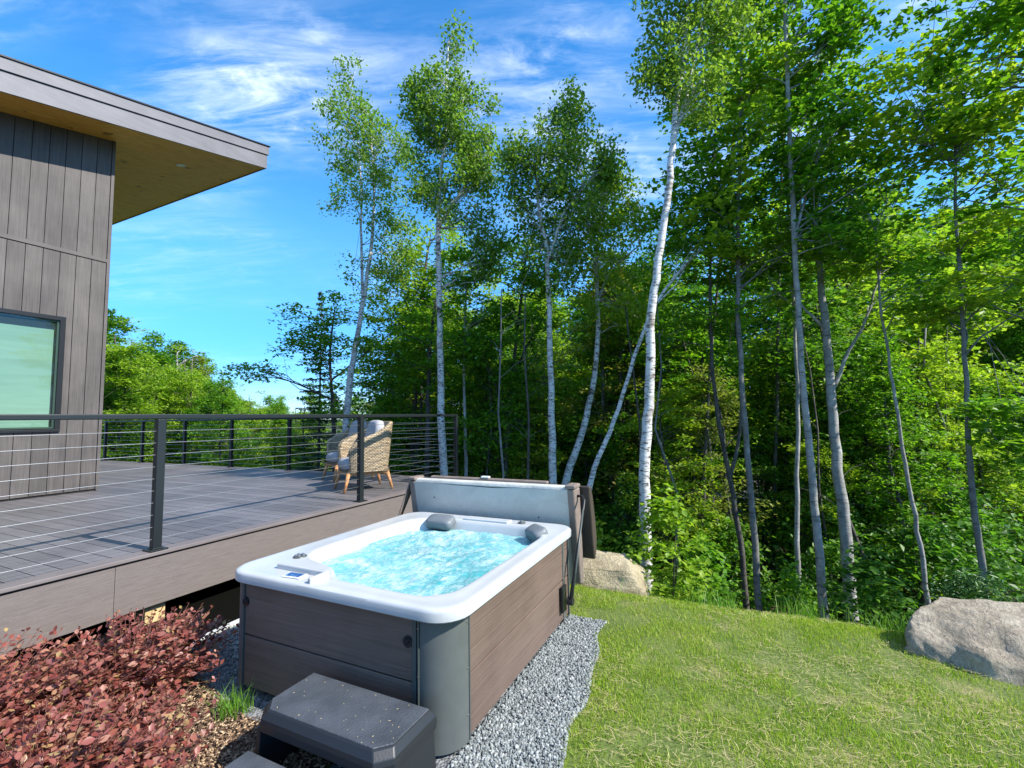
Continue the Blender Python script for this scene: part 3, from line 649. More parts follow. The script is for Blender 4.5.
b.hexa([fl[3], fl[2], fl[2]+Vector((0,.012,.0)), fl[3]+Vector((0,.012,0)), fl[0], fl[1], fl[1]+Vector((0,.012,0)), fl[0]+Vector((0,.012,0))]); b.build('skirt_flap', MT['vinyl_brown'], cv, bevel=.004)
for v_, z_ in ((.33, .70), (1.40, .80)):
    p = near_face((v_-.055)/1.6, (.935-z_)/.8)
    b = MB(); b.tube([p+Vector((-.004, 0, 0)), p+Vector((.006, 0, 0))], .006, 10); b.build('grommet', MT['blackplastic'], cv)
# lifter: black bars pivoted on the tub side
lf = empty('cover_lifter', W(1.6, -.03, 0), 'black metal cover lifter arm bolted to the right side of the hot tub', 'cover lifter', rz=TH)
lc = lambda u, v, z: (u-1.6, v+.03, z)
b = MB(); b.tube([lc(1.50, -.028, .215), lc(1.72, -.04, .60), lc(1.86, -.045, .86), lc(1.90, -.02, .885), lc(1.90, .03, .885)], .011, 8); b.build('arm', MT['blackplastic'], lf, smooth=True)
b = MB(); b.tube([lc(1.515, -.002, .20), lc(1.515, -.045, .20)], .028, 16); b.build('pivot', MT['blackplastic'], lf)
b = MB(); b.box(lc(1.475, .018, .12), lc(1.56, .038, .30)); b.build('bracket', MT['blackplastic'], lf, bevel=.004)
b = MB(); b.tube([lc(1.545, -.03, .22), lc(1.62, -.045, .45), lc(1.80, -.05, .80)], .008, 8); b.build('gas_strut', MT['trimgrey'], lf, smooth=True)

# ------------------------------------------------------------------ spa steps
st = empty('tub_steps', W(-.2, .43, 0), 'black plastic two tread steps with grey pads in front of the hot tub', 'steps', rz=TH)
def tread(u0, u1, v0, v1, z, front_open=True):
    c = .055
    def outl(e, z_): 
        a0, a1, b0, b1 = u0+e-.2*-1-.0, u1-e, v0+e, v1-e
        a0 = u0+e; cc = c*(1 if e < .02 else 1)
        return [Vector((p[0]+.2, p[1]-.43, z_)) for p in ((a0+cc, b0), (a1, b0), (a1, b1), (a0+cc, b1), (a0, b1-cc), (a0, b0+cc))]
    b = MB(); b.loft([outl(.0, z-.085), outl(-.003, z-.05), outl(.0, z-.03), outl(.016, z-.006), outl(.022, z-.001)], True, True, True); t_ = b.build('tread', MT['stepplastic'], st, bevel=.004)
    b = MB(); b.loft([outl(.0225, z-.0005), outl(.024, z+.003)], True, True, True); b.build('pad', MT['treadpad'], t_)
tread(-.358, -.035, .062, .785, .305); tread(-.62, -.365, .062, .785, .155)
b = MB()
for v0_, v1_ in ((.072, .092), (.755, .775)):
    b = MB(); b.hexa([(-.345+.2, v0_-.43-(.02 if v0_<.4 else -.0), -.02), (-.04+.2, v0_-.43-(.02 if v0_<.4 else 0), -.02), (-.04+.2, v1_-.43+(.02 if v0_>.4 else 0), -.02), (-.345+.2, v1_-.43+(.02 if v0_>.4 else 0), -.02), (-.34+.2, v0_-.43, .222), (-.04+.2, v0_-.43, .222), (-.04+.2, v1_-.43, .222), (-.34+.2, v1_-.43, .222)]); b.build('side_panel', MT['stepplastic'], st, bevel=.003)
    b = MB(); b.box((-.60+.2, v0_-.43, -.02), (-.39+.2, v1_-.43, .072)); b.build('side_panel', MT['stepplastic'], st, bevel=.003)
b = MB(); b.box((-.10+.2, .093-.43, -.02), (-.08+.2, .754-.43, .222)); b.build('back_panel', MT['blackplastic'], st)
# crumbs of bark and seed husks lying on the treads
n = 46; V = []; Fc = []
for k in range(n):
    up_ = k % 4 != 0
    p = Vector(W(random.uniform(-.33, -.07), random.uniform(.1, .75), .3092)) if up_ else Vector(W(random.uniform(-.62, -.43), random.uniform(.1, .75), .1592))
    a = random.uniform(0, 6.3); l = random.uniform(.0015, .006); w_ = random.uniform(.001, .0022); d1 = Vector((math.cos(a), math.sin(a), 0))*l; d2 = Vector((-math.sin(a), math.cos(a), 0))*w_
    i = len(V); V += [p-d1, p-d2, p+d1, p+d2, p+Vector((0,0,.0015))]; Fc += [(i,i+1,i+4),(i+1,i+2,i+4),(i+2,i+3,i+4),(i+3,i,i+4)]
tag(quick('husks', np.array([tuple(q) for q in V]), np.array(Fc), MT['straw']), 'pale seed husks and crumbs sprinkled on the black steps', 'debris', None, 'stuff')

# ------------------------------------------------------------------ wicker chairs
def make_chair(label):
    ch = empty('wicker_armchair', (0,0,0), label, 'armchair', 'wicker armchairs on the deck')
    hw, hd = .34, .34
    n = 48; prof = []
    for k in range(n+1):
        a = R(-138+276*k/n)           # 0 = back (-x)
        e = 3.0
        cx = -math.copysign(abs(math.cos(a))**(2/e), math.cos(a)); cy = math.copysign(abs(math.sin(a))**(2/e), math.sin(a))
        prof.append((cx, cy, abs(a)))
    def sh(k, t, ins=0):
        cx, cy, aa = prof[k]; q = min(1, max(0, (aa-R(35))/R(95)))
        top = .96-(.96-.66)*(q*q*(3-2*q))
        if aa > R(120): top -= .10*((aa-R(120))/R(18))**2
        z = .27+t*(top-.27); flare = 1+.10*t+(.10*t if cx < -.5 else 0)
        return Vector((cx*(hd-ins)*(.93+.0*t)*flare, cy*(hw-ins)*flare, z))
    b = MB(); rows = 14
    outer = [[sh(k, j/rows) for k in range(n+1)] for j in range(rows+1)]; inn = [[sh(k, j/rows, .035) for k in range(n+1)] for j in range(rows, -1, -1)]
    b.loft(outer+[[p+Vector((0,0,.012)) for p in [sh(k, 1, .017) for k in range(n+1)]]]+inn, closed=False)
    nr = len(outer)+1+len(inn)
    b.f.append(tuple(j*(n+1) for j in range(nr))); b.f.append(tuple(j*(n+1)+n for j in range(nr-1, -1, -1)))
    o = b.build('wicker_shell', MT['wicker'], ch, smooth=True)
    uvl = o.data.uv_layers.new(name='UVMap')
    for lp in o.data.loops:
        c_ = o.data.vertices[lp.vertex_index].co; uvl.data[lp.index].uv = (math.atan2(c_.y, -c_.x)*.36, c_.z)
    b = MB(); b.loft([[Vector((x_, y_, z_)) for x_, y_ in rrect(-.31, -.31, .30, .31, .12, 5)] for z_ in (.262, .30)], True, True, True); b.build('seat_base', MT['wicker'], ch)
    bell(.60, .58, .15, Matrix.Translation((.03, 0, .301))).build('seat_cushion', MT['cushion'], ch, smooth=True)
    bell(.50, .54, .13, Matrix.Translation((-.20, 0, .73))@Matrix.Rotation(R(78), 4, 'Y')).build('back_cushion', MT['cushion'], ch, smooth=True)
    b = MB()
    for a_, c_ in (((-.29,-.27,.225),(.29,-.235,.261)), ((-.29,.235,.225),(.29,.27,.261)), ((-.29,-.234,.225),(-.255,.234,.261)), ((.255,-.234,.225),(.29,.234,.261))): b.box(a_, c_)
    b.build('frame', MT['teak'], ch, bevel=.004)
    for sx in (1, -1):
        for sy in (1, -1):
            b = MB(); b.tube([(sx*.27, sy*.245, .255), (sx*.335, sy*.285, 0)], [.029, .016], 10); b.build('leg', MT['teak'], ch, smooth=True)
    return ch
face = TH+R(148.7)
c1 = make_chair('wicker tub armchair with orange wooden legs nearest the railing post'); c1.location = W(3.41, 3.73, ZD+.002); c1.rotation_euler = (0,0,face)
c2 = copy_tree(c1); c2.location = W(3.41+.80, 3.73+1.10, ZD+.002); c2.rotation_euler = (0,0,face+R(6)); c2['label'] = 'wicker tub armchair mostly hidden behind the nearer wicker chair'

# ------------------------------------------------------------------ foliage
def leaves(C, size, m, name, parent, updir=.6, aspect=.62, fold=.25, jit=.45, droop=0., keepw=False):
    """C (n,3) leaf positions -> folded diamond leaves, two faces each"""
    n = len(C); nrm = rng.normal(size=(n, 3)); nrm[:, 2] = np.abs(nrm[:, 2])+updir*2.2; nrm /= np.linalg.norm(nrm, axis=1)[:, None]
    t = rng.normal(size=(n, 3)); t[:, 2] -= droop; t -= nrm*(t*nrm).sum(1)[:, None]; t /= np.linalg.norm(t, axis=1)[:, None]
    s = np.cross(nrm, t); sz = (size*rng.uniform(1-jit, 1+jit, n))[:, None]; L = t*sz; Sd = s*sz*aspect*.5; up_ = nrm*sz*fold*.5
    V = np.stack([C-L*.5, C-L*.08+Sd+up_, C+L*.5, C-L*.08-Sd+up_], 1).reshape(-1, 3); i = (np.arange(n)*4)[:, None]
    T = np.concatenate([i+np.array([[0,2,1]]), i+np.array([[0,3,2]])])
    return quick(name, V, T, m, parent)
def branch_pts(a, b_, sag, n=5, wob=.06):
    a, b_ = Vector(a), Vector(b_); L = (b_-a).length; pts = []
    for i in range(n+1):
        t = i/n; p = a.lerp(b_, t); p.z += sag*L*math.sin(math.pi*t)
        if 0 < i < n: p += Vector([random.gauss(0, wob*L*.4) for _ in range(3)])
        pts.append(p)
    return pts
def interp(poly, z):
    if z <= poly[0][0].z: return poly[0][0], poly[0][1]
    for (p, r0), (q, r1) in zip(poly, poly[1:]):
        if p.z <= z <= q.z:
            t = (z-p.z)/max(1e-6, q.z-p.z); return p.lerp(q, t), r0+(r1-r0)*t
    return poly[-1][0], poly[-1][1]
def resample(poly, k=4, wob=0.):
    out = []
    n = len(poly)
    for i in range(n-1):
        p0 = poly[max(i-1, 0)][0]; p1 = poly[i][0]; p2 = poly[i+1][0]; p3 = poly[min(i+2, n-1)][0]
        for j in range(k):
            t = j/k; p = .5*((2*p1)+(p2-p0)*t+(2*p0-5*p1+4*p2-p3)*t*t+(3*p1-p0-3*p2+p3)*t**3)
            out.append((p+Vector((random.gauss(0, wob), random.gauss(0, wob), 0)), poly[i][1]*(1-t)+poly[i+1][1]*t))
    out.append(poly[-1]); return out
def grow(name, label, cat, group, base, poly, forks, blobs, bark_m, leaf_m, leaf=.05, per=26, crad=.22, flat=.45, limb_every=3, droop=0., updir=.5, gap=.0, limb_r=.35, seed=0):
    """poly: [(Vector, radius)] world trunk; forks: list of poly; blobs: [(centre, (rx,ry,rz), clusters)] world"""
    random.seed(seed*13+5)
    root = empty(name, base, label, cat, group)
    B = Vector(base); tr = resample(poly, 4, .006); b = MB()
    b.tube([p-B for p, r_ in tr], [r_ for p, r_ in tr], 12)
    allp = tr
    for fk in forks:
        f2 = resample(fk, 4, .006); b.tube([p-B for p, r_ in f2], [r_ for p, r_ in f2], 8)
    ends = []
    for (c, rad, ncl) in blobs:
        c = Vector(c)
        for k in range(ncl):
            while True:
                q = Vector([random.uniform(-1, 1) for _ in range(3)])
                if q.length < 1 and random.random() < .35+.65*q.length: break
            p = Vector((c.x+q.x*rad[0], c.y+q.y*rad[1], c.z+q.z*rad[2]))
            if gap and mn.noise(p*(1.1/max(.3, crad*3))+Vector((seed*7, 0, 0))) < gap-.5: continue
            ends.append(p)
    random.shuffle(ends)
    src = [tr]+[resample(fk, 3) for fk in forks]
    hubs = []
    for i, p in enumerate(ends):
        if i % limb_every == 0:
            best = None
            for s_ in src:
                zz = p.z-abs(random.gauss(.35, .25))*(((p-s_[0][0]).xy.length*.5)+.4)
                a, ra = interp(s_, zz); d = (a-p).length
                if best is None or d < best[0]: best = (d, a, ra)
            d, a, ra = best; r0 = min(ra*.6, .007+.010*d*limb_r*2)
            pts = branch_pts(a, p, .06, 4); b.tube([q-B for q in pts], [r0*(1-.8*j/4) for j in range(5)], 5, False); hubs.append(pts)
    for i, p in enumerate(ends):
        if i % limb_every and hubs:
            h = min(random.sample(hubs, min(14, len(hubs))), key=lambda s_: (s_[3]-p).length); q = h[random.choice((2, 3, 4))]
            if (q-p).length < crad*6:
                b.tube([q-B, q.lerp(p, .5)-B+Vector((0,0,.03)), p-B], [.005, .004, .002], 4, False)
    b.build('trunk', bark_m, root, smooth=True)
    E_ = np.array([tuple(p-B) for p in ends]); n = len(E_)*per
    o = rng.normal(size=(n, 3)); o *= (rng.random((n, 1))**.5)/np.maximum(np.linalg.norm(o, axis=1)[:, None], 1e-6)
    crs = np.repeat(crad*rng.uniform(.6, 1.3, len(E_)), per)[:, None]
    o = o*crs; o[:, 2] *= flat; o[:, 2] -= droop*.5*np.hypot(o[:,0], o[:,1])
    C = np.repeat(E_, per, 0)+o
    leaves(C, leaf, leaf_m, 'crown', root, updir, droop=droop)
    return root
def pxpoly(pts, Y, wpx, dy=0.):
    out = []
    for i, q in enumerate(pts):
        p = at(q[0], q[1], Y+dy*i/len(pts)); w = .84*(wpx[0]+(wpx[1]-wpx[0])*i/(len(pts)-1)); out.append((p, w/2*Y/F_PX))
    return out
def rooted(pts, Y, wpx, dy=0.):
    pl = pxpoly(pts, Y, wpx, dy); p0, r0 = pl[0]; g0 = gz(p0.x, p0.y)
    if p0.z > g0+.05:
        d = (pl[0][0]-pl[1][0]); d = d/max(.05, abs(d.z)); q = p0+Vector((d.x*.6, d.y*.6, -1))*(p0.z-g0+.12); pl = [(q, r0*1.25)]+pl
    base = pl[0][0].copy(); return pl, (base.x, base.y, base.z)
def pb(x, y, rx, ry, Y, ncl, rd=None, dY=0.):
    c = at(x, y, Y+dY); s = Y/F_PX; return (c, (rx*s, (rd if rd else rx*s), ry*s), ncl)

S = 0
def T_(name, label, cat, pts, Y, w, forks, blobs, bark_m, leaf_m, group=None, dy=0., **kw):
    global S; S += 1
    pl, base = rooted(pts, Y, w, dy)
    fk = [pxpoly(f[0], Y, f[1], f[2] if len(f) > 2 else 0) for f in forks]
    return grow(name, label, cat, group, base, pl, fk, [pb(*q[:4], Y, q[4], *(q[5:])) for q in blobs], MT[bark_m], MT[leaf_m], seed=S, **kw)

BR = dict(leaf=.070, per=52, crad=.31, flat=.85, droop=.6, updir=.15, gap=.43, limb_r=.2)
T_('birch_tree', 'thick white birch rising above the tan boulder, tallest and nearest of the birches', 'birch', [(646,540),(644,480),(647,420),(651,370),(650,325),(656,280),(662,234),(669,190),(673,140),(678,95),(684,50),(690,0),(697,-70),(702,-130),(706,-200)], 5.6, (13.5, 3),
   [([(673,140),(682,112),(690,80),(698,40),(712,0)], (5, 2))], [(665,30,20,80,40), (700,60,36,70,80), (690,-60,60,90,160), (735,40,22,70,40), (650,80,10,22,10)], 'birch', 'leaf_birch', **{**BR, 'leaf': .058, 'crad': .26})
T_('birch_tree', 'straight white birch beyond the deck corner post with a tall narrow crown', 'birch', [(444,480),(441,400),(440,320),(438,230),(440,180),(446,130),(446,80),(449,40)], 9, (9.5, 1.5),
   [([(438,228),(452,205),(470,180),(490,163)], (5, 2)), ([(440,150),(434,125),(430,100)], (3, 1))],
   [(447,45,20,28,38), (440,100,34,45,120), (472,120,26,45,70), (452,180,40,45,110), (480,220,22,50,46), (425,165,22,50,60), (478,160,24,30,40), (418,110,18,30,26), (490,250,20,30,24)], 'birch', 'leaf_birch', **BR)
T_('birch_tree', 'slender leaning birch far behind the armchair with a loose grey green crown', 'birch', [(347,410),(353,360),(362,310),(372,240),(374,180),(370,130)], 10.5, (8, 1.5),
   [([(363,300),(361,240),(361,180),(355,110)], (4, 1))], [(352,85,22,24,30), (348,135,32,45,95), (385,150,26,45,70), (365,205,42,36,80), (395,240,24,40,36), (372,275,36,26,26)], 'birch', 'leaf_birch', **{**BR, 'per': 46})
T_('birch_tree', 'upright white birch with a forked top behind the folded cover', 'birch', [(553,490),(552,430),(551,380),(549,310),(547,250),(540,215),(536,170),(540,120)], 8.2, (9.5, 1.5),
   [([(549,258),(556,235),(563,215),(575,198)], (5, 2))], [(563,105,22,20,26), (552,150,38,40,100), (585,165,28,38,70), (560,210,52,44,120), (545,270,40,36,50), (585,120,18,20,20), (518,165,18,36,34), (600,150,20,36,36)], 'birch', 'leaf_birch', **BR)
T_('birch_tree', 'curved birch leaning right behind the folded cover with a yellow green crown', 'birch', [(566,482),(580,440),(592,390),(598,330),(596,270),(600,225),(606,190)], 8.8, (9, 2),
   [([(598,300),(612,270),(640,245)], (4, 1.5)), ([(597,280),(590,245),(580,225)], (3, 1))], [(610,200,30,32,70), (600,250,40,40,95), (640,235,26,36,50), (618,300,42,36,60)], 'birch', 'leaf_lime', **{**BR, 'flat': .6, 'droop': .3})
T_('birch_tree', 'thin birch pole leaning steeply to the right beside the thick birch', 'birch', [(590,485),(602,450),(618,410),(640,340),(665,290),(705,245),(730,222)], 7.2, (6.5, 2), [], [(735,215,30,22,20), (700,235,20,16,8)], 'birch', 'leaf_maple', **{**BR, 'gap': 0})

MP_ = dict(leaf=.095, per=40, crad=.34, flat=.22, droop=.15, updir=.75, gap=.475)
RT = [
 ('slim grey trunk forking low, leftmost of the bare trunks right of the thick birch', [(747,612),(740,540),(730,480),(718,420),(712,360),(710,280),(712,200),(716,120)], 7.4, (8, 2), [([(730,480),(740,430),(741,380),(735,320)], (5,2))], [(715,110,50,60,60), (690,200,45,50,50), (725,160,60,80,80), (700,300,50,40,30)], 'bark_dark', 'leaf_maple'),
 ('slim straight grey trunk second right of the thick birch with dark layered leaves', [(759,612),(753,520),(745,430),(739,330),(738,250),(740,150),(742,60),(744,-20)], 6.9, (9, 2.5), [], [(742,20,55,55,60), (750,110,70,60,90), (735,210,60,55,60), (770,270,45,35,30), (760,-70,70,60,60)], 'bark_grey', 'leaf_lime'),
 ('thin pale trunk with lichen standing between two stouter trunks', [(799,612),(797,520),(798,430),(796,340),(792,260),(786,180)], 7.6, (7, 2.5), [], [(790,190,45,55,50), (800,110,60,60,50), (780,290,40,35,25)], 'bark_silver', 'leaf_maple'),
 ('tall silvery trunk leaning slightly left near the middle of the right hand woods', [(825,620),(818,540),(812,470),(804,400),(799,320),(794,230),(788,100),(785,0),(783,-90)], 6.2, (11, 4), [([(795,240),(810,180),(830,130)], (4,1.5))], [(790,30,60,60,70), (800,120,70,60,80), (830,210,60,55,60), (780,-60,80,70,80), (840,60,50,60,50)], 'bark_silver', 'leaf_maple'),
 ('stout yellow birch with peeling bark, thickest trunk in the right hand woods', [(852,620),(846,540),(838,470),(832,400),(826,330),(819,260),(815,180),(812,90)], 7.0, (16, 5), [([(832,390),(850,350),(866,320),(880,270)], (5,2)), ([(826,330),(806,310),(790,290)], (4,1.5))], [(815,90,70,60,70), (850,180,70,60,80), (880,270,60,45,45), (800,230,50,50,40), (820,-20,80,60,60)], 'bark_silver', 'leaf_lime'),
 ('thin pale trunk leaning left beyond the gap between the two boulders', [(929,615),(922,560),(912,500),(900,430),(890,370),(880,300),(876,230)], 6.4, (6.5, 2), [], [(880,210,60,60,60), (900,300,60,40,40), (870,140,60,50,50)], 'bark_silver', 'leaf_maple'),
 ('slender grey trunk rising straight behind the big grey boulder', [(986,620),(981,560),(973,500),(968,430),(966,370),(960,300),(955,200),(955,100)], 5.6, (9, 3), [], [(960,200,70,60,70), (930,110,80,60,80), (1000,120,60,80,60), (980,300,60,35,45), (960,10,90,60,80)], 'bark_grey', 'leaf_lime'),
 ('large leafy maple filling the upper right corner of the woods', [(1080,640),(1070,500),(1060,350),(1050,200),(1040,60),(1030,-80)], 5.2, (14, 5), [], [(1010,60,90,60,90), (1040,200,90,70,90), (1000,330,70,40,60), (960,-20,100,50,80), (1030,430,60,35,45)], 'bark_grey', 'leaf_maple'),
 ('dark thin trunk with drooping layered boughs above the leaning birch pole', [(700,600),(704,500),(708,400),(716,300),(728,200),(735,110)], 8.6, (6, 2), [], [(700,200,50,50,50), (690,280,60,50,60), (730,90,50,50,50), (680,350,50,40,40)], 'bark_dark', 'leaf_maple'),
 ('slim dark trunked maple with a yellow green crown right of the thick birch', [(772,600),(775,480),(778,350),(780,220),(783,120),(785,70)], 9.5, (6, 2), [], [(775,110,50,40,70), (760,60,40,35,40), (800,180,60,40,60)], 'bark_dark', 'leaf_lime'),
]
for (lb, pts, Y, w, fk, bl, bm_, lm_) in RT:
    T_('maple_tree' if 'birch' not in lb else 'birch_tree', lb, 'tree', pts, Y, (w[0]*.86, w[1]*.86), fk, bl, bm_, lm_, **MP_)
# middle trees behind the birches
MD = [
 ('bright green maple behind the straight birch and the deck corner', [(412,470),(415,400),(420,330),(425,270),(430,240)], 12, (7,2), [], [(440,250,50,32,90), (410,300,48,45,110), (470,290,45,45,90), (440,350,50,35,70)], 'bark_dark', 'leaf_lime'),
 ('dark trunked maple just left of the straight birch', [(427,470),(428,410),(430,350),(436,300)], 10.5, (7,3), [], [(400,330,40,35,60), (440,380,40,30,40)], 'bark_dark', 'leaf_maple'),
 ('dense dark green tree between the two upright birches', [(505,480),(508,420),(515,350),(522,290),(528,240)], 9.8, (6,2), [([(512,380),(530,340),(548,310)], (3,1)), ([(508,420),(490,370),(480,330)], (3,1))], [(520,280,48,45,110), (495,350,50,45,110), (535,400,50,45,100), (500,430,45,30,60)], 'bark_dark', 'leaf_maple'),
 ('thin silvery trunk low between the straight birch and the dark green tree', [(466,478),(465,420),(464,350),(466,290)], 9.5, (4.5,1.5), [], [(470,330,35,35,40), (460,270,30,30,30)], 'bark_silver', 'leaf_maple'),
 ('dark leafy tree behind the curved birch and thin birch pole', [(622,490),(622,420),(620,350),(625,280)], 10.5, (6,2), [], [(620,330,50,45,110), (610,420,50,40,90), (660,330,45,50,80), (665,250,40,45,60)], 'bark_dark', 'leaf_maple'),
 ('sparse green tree behind the armchair spreading branches to both sides', [(334,440),(332,400),(330,350),(335,310)], 11.5, (5,1.5), [([(332,400),(300,385),(262,372)], (2.5,1)), ([(332,380),(370,350),(395,330)], (2.5,1))], [(300,320,22,16,16), (340,350,40,28,40), (252,372,24,10,12), (290,345,16,10,10), (395,340,26,30,30), (350,310,26,22,24), (340,400,40,16,22)], 'bark_dark', 'leaf_maple'),
]
for (lb, pts, Y, w, fk, bl, bm_, lm_) in MD:
    T_('broadleaf_tree', lb, 'tree', pts, Y, w, fk, bl, bm_, lm_, leaf=.09, per=50, crad=.42, flat=.32, droop=.15, updir=.6, gap=.36)

# spruce behind the chair
def spruce(label, base, H, rad, seed, parent_group=None, dens=1.):
    random.seed(seed); root = empty('spruce_tree', base, label, 'spruce', parent_group)
    b = MB(); b.tube([(0,0,-.3), (0,0,H*.5), (.02,0,H)], [rad*.06, rad*.035, .006], 8); C = []
    z = H*.12
    while z < H*.99:
        r_ = rad*(1-z/H)**.85+.05
        for k in range(int(5*dens)+random.randint(0, 1)):
            a = random.uniform(0, 6.283); L = r_*random.uniform(.6, 1.1); pts = [Vector((0,0,z)), Vector((math.cos(a)*L*.5, math.sin(a)*L*.5, z-.08*L)), Vector((math.cos(a)*L, math.sin(a)*L, z-.10*L+.04))]
            b.tube(pts, [.012, .008, .003], 4, False)
            n_ = int(70*L/r_*max(.3, r_))
            for _ in range(n_):
                t = random.random()**.7; p = pts[0].lerp(pts[1], t*2) if t < .5 else pts[1].lerp(pts[2], t*2-1)
                s_ = (1-t)*.25*L+.03; o = random.uniform(-s_, s_); C.append((p.x-math.sin(a)*o, p.y+math.cos(a)*o, p.z-abs(random.gauss(0, .04))))
        z += random.uniform(.10, .18)*(H/7)**.5
    b.build('trunk', MT['bark_dark'], root, smooth=True)
    leaves(np.array(C), .085, MT['needle'], 'crown', root, .4, aspect=.30, droop=.3); return root
p = at(319, 440, 12.5); g0 = gz(p.x, p.y); spruce('narrow dark spruce with a pointed tip behind the armchair', (p.x, p.y, g0), at(319, 290, 12.5).z-g0, .95, 3)
p = at(205, 440, 17); g0 = gz(p.x, p.y); spruce('bluish spruce low among the trees behind the far railing', (p.x, p.y, g0), at(205, 395, 17).z-g0, 1.5, 4)
# bare dead snag among the left trees
root = empty('dead_tree', (0,0,0), 'bare pale dead tree with crooked limbs above the trees left of the deck', 'dead tree'); Y = 19
p = at(172, 440, Y); g0 = gz(p.x, p.y); root.location = (p.x, p.y, g0); Bv = Vector((p.x, p.y, g0)); b = MB()
for ps, w in (([(172,445),(172,400),(170,380),(178,368),(186,360)], (6,2.5)), ([(171,382),(165,372),(167,362)], (3,1.5)), ([(178,368),(177,356),(180,348)], (2.5,1)), ([(183,362),(192,358),(198,356)], (2,1))):
    pl = resample(pxpoly(ps, Y, w), 3, .03); b.tube([q-Bv for q, r_ in pl], [r_ for q, r_ in pl], 6)
b.tube([(0,0,-.3), at(172,445,Y)-Bv], [.12, .12], 6); b.build('trunk', MT['bark_silver'], root, smooth=True)

# ---------------- background trees: prototypes copied many times
def proto(kind, seed, H=8., leafm='leaf_maple', barkm='bark_dark', wide=1.6, low=.22, leaf=.125, ncl=300, per=44, crad=.5):
    random.seed(seed); rr = random.Random(seed)
    pl = [(Vector((0,0,-.3)), .10)]; x = y = 0.
    for k in range(1, 8): x += rr.gauss(0, .10); y += rr.gauss(0, .10); pl.append((Vector((x, y, H*k/7.4)), .10*(1-k/8.5)))
    bl = []
    for k in range(9):
        t = low+(1-low)*(k+.5)/9; prof = math.sin(math.pi*min(1, (t-low)/(1-low)*.8+.18))**.7; c, _ = interp(pl, H*t)
        bl.append((c+Vector((rr.gauss(0, .3), rr.gauss(0, .3), 0)), (wide*prof, wide*prof, H*.09), int(ncl/9)))
    return grow(kind, 'x', 'tree', None, (0,0,0), pl, [], bl, MT[barkm], MT[leafm], leaf=leaf, per=per, crad=crad, flat=.35, droop=.1, updir=.6, gap=.33, seed=seed+50, limb_every=3)
PR = [proto('woodland_tree', 1, 8, 'leaf_maple'), proto('woodland_tree', 2, 8, 'leaf_dark', 'bark_grey', 1.3), proto('woodland_tree', 3, 8, 'leaf_lime', 'bark_dark', 1.6),
      proto('woodland_tree', 4, 8, 'leaf_maple', 'bark_silver', 1.2, .45), proto('woodland_tree', 5, 8, 'leaf_yellow', 'bark_grey', 1.4, .2, ncl=240), proto('woodland_tree', 6, 8, 'leaf_dark', 'bark_dark', 1.7, .12)]
used = [False]*len(PR)
def put(i, x, y, s, rz, label, group, sz=None):
    o = PR[i] if not used[i] else copy_tree(PR[i]); used[i] = True
    o.location = (x, y, gz(x, y)); o.rotation_euler = (0, 0, rz); o.scale = (s if sz is None else (s+sz)/2*.95,)*2+((sz or s),)
    o['label'] = label; o['group'] = group; return o
rr = random.Random(21)
def plant(px, Y, ytop, choices, label, group):
    p = at(px, 400, Y); g0 = gz(p.x, p.y); top = at(px, ytop, Y).z; h = top-g0
    s = max(.3, h/8.3); return put(rr.choice(choices), p.x, p.y, min(s, 1.5), rr.uniform(0, 6.28), label, group, s)
def skyline(px):
    P_ = [(60,295),(110,318),(165,338),(200,352),(235,378),(262,396),(300,396),(340,385),(380,290),(430,262),(480,268),(520,250),(600,240),(650,200),(690,120),(730,60),(800,30),(1024,20),(1200,0)]
    for (a, b0), (c, d) in zip(P_, P_[1:]):
        if a <= px <= c: return b0+(d-b0)*(px-a)/(c-a)
    return P_[0][1] if px < 60 else P_[-1][1]
G1 = ('leafy tree in the mass of woods beyond the left part of the deck', 'trees beyond the deck')
for k in range(38):
    px = 70+k*6.6+rr.uniform(-4, 4); Y = rr.uniform(14, 26); t = skyline(px)+rr.uniform(0, 36)*(k%2)
    plant(px, Y, t, [2, 2, 4, 0, 5, 2], *G1)
G2 = ('background tree in the woods behind the row of white birches', 'trees behind the birches')
for k in range(30):
    px = 375+k*9.5+rr.uniform(-5, 5); Y = rr.uniform(11, 22); t = skyline(px)+rr.uniform(10, 110)
    plant(px, Y, t, [0, 2, 2, 0, 4, 2], *G2)
G3 = ('background tree deep in the woods behind the right part of the lawn', 'trees behind the lawn')
for k in range(46):
    px = 665+k*10+rr.uniform(-6, 6); Y = rr.uniform(9.5, 24); t = skyline(px)+rr.uniform(130, 340)
    plant(px, Y, t, [0, 1, 3, 2, 1, 0, 2], *G3)
for k in range(13):
    px = 668+k*28+rr.uniform(-8, 8); Y = rr.uniform(8.3, 11.5); plant(px, Y, rr.uniform(300, 430), [2, 0, 5, 2, 4], *G3)
for k in range(8):
    px = 478+k*21+rr.uniform(-6, 6); Y = rr.uniform(9.6, 12); plant(px, Y, rr.uniform(330, 410), [0, 2, 4, 2], *G2)
G4 = ('distant low tree on the horizon beyond the left woods', 'distant trees')
for k in range(46):
    px = -60+k*26+rr.uniform(-8, 8); Y = rr.uniform(34, 60); plant(px, Y, 385+rr.uniform(-12, 18), [0, 2, 5, 1], *G4)
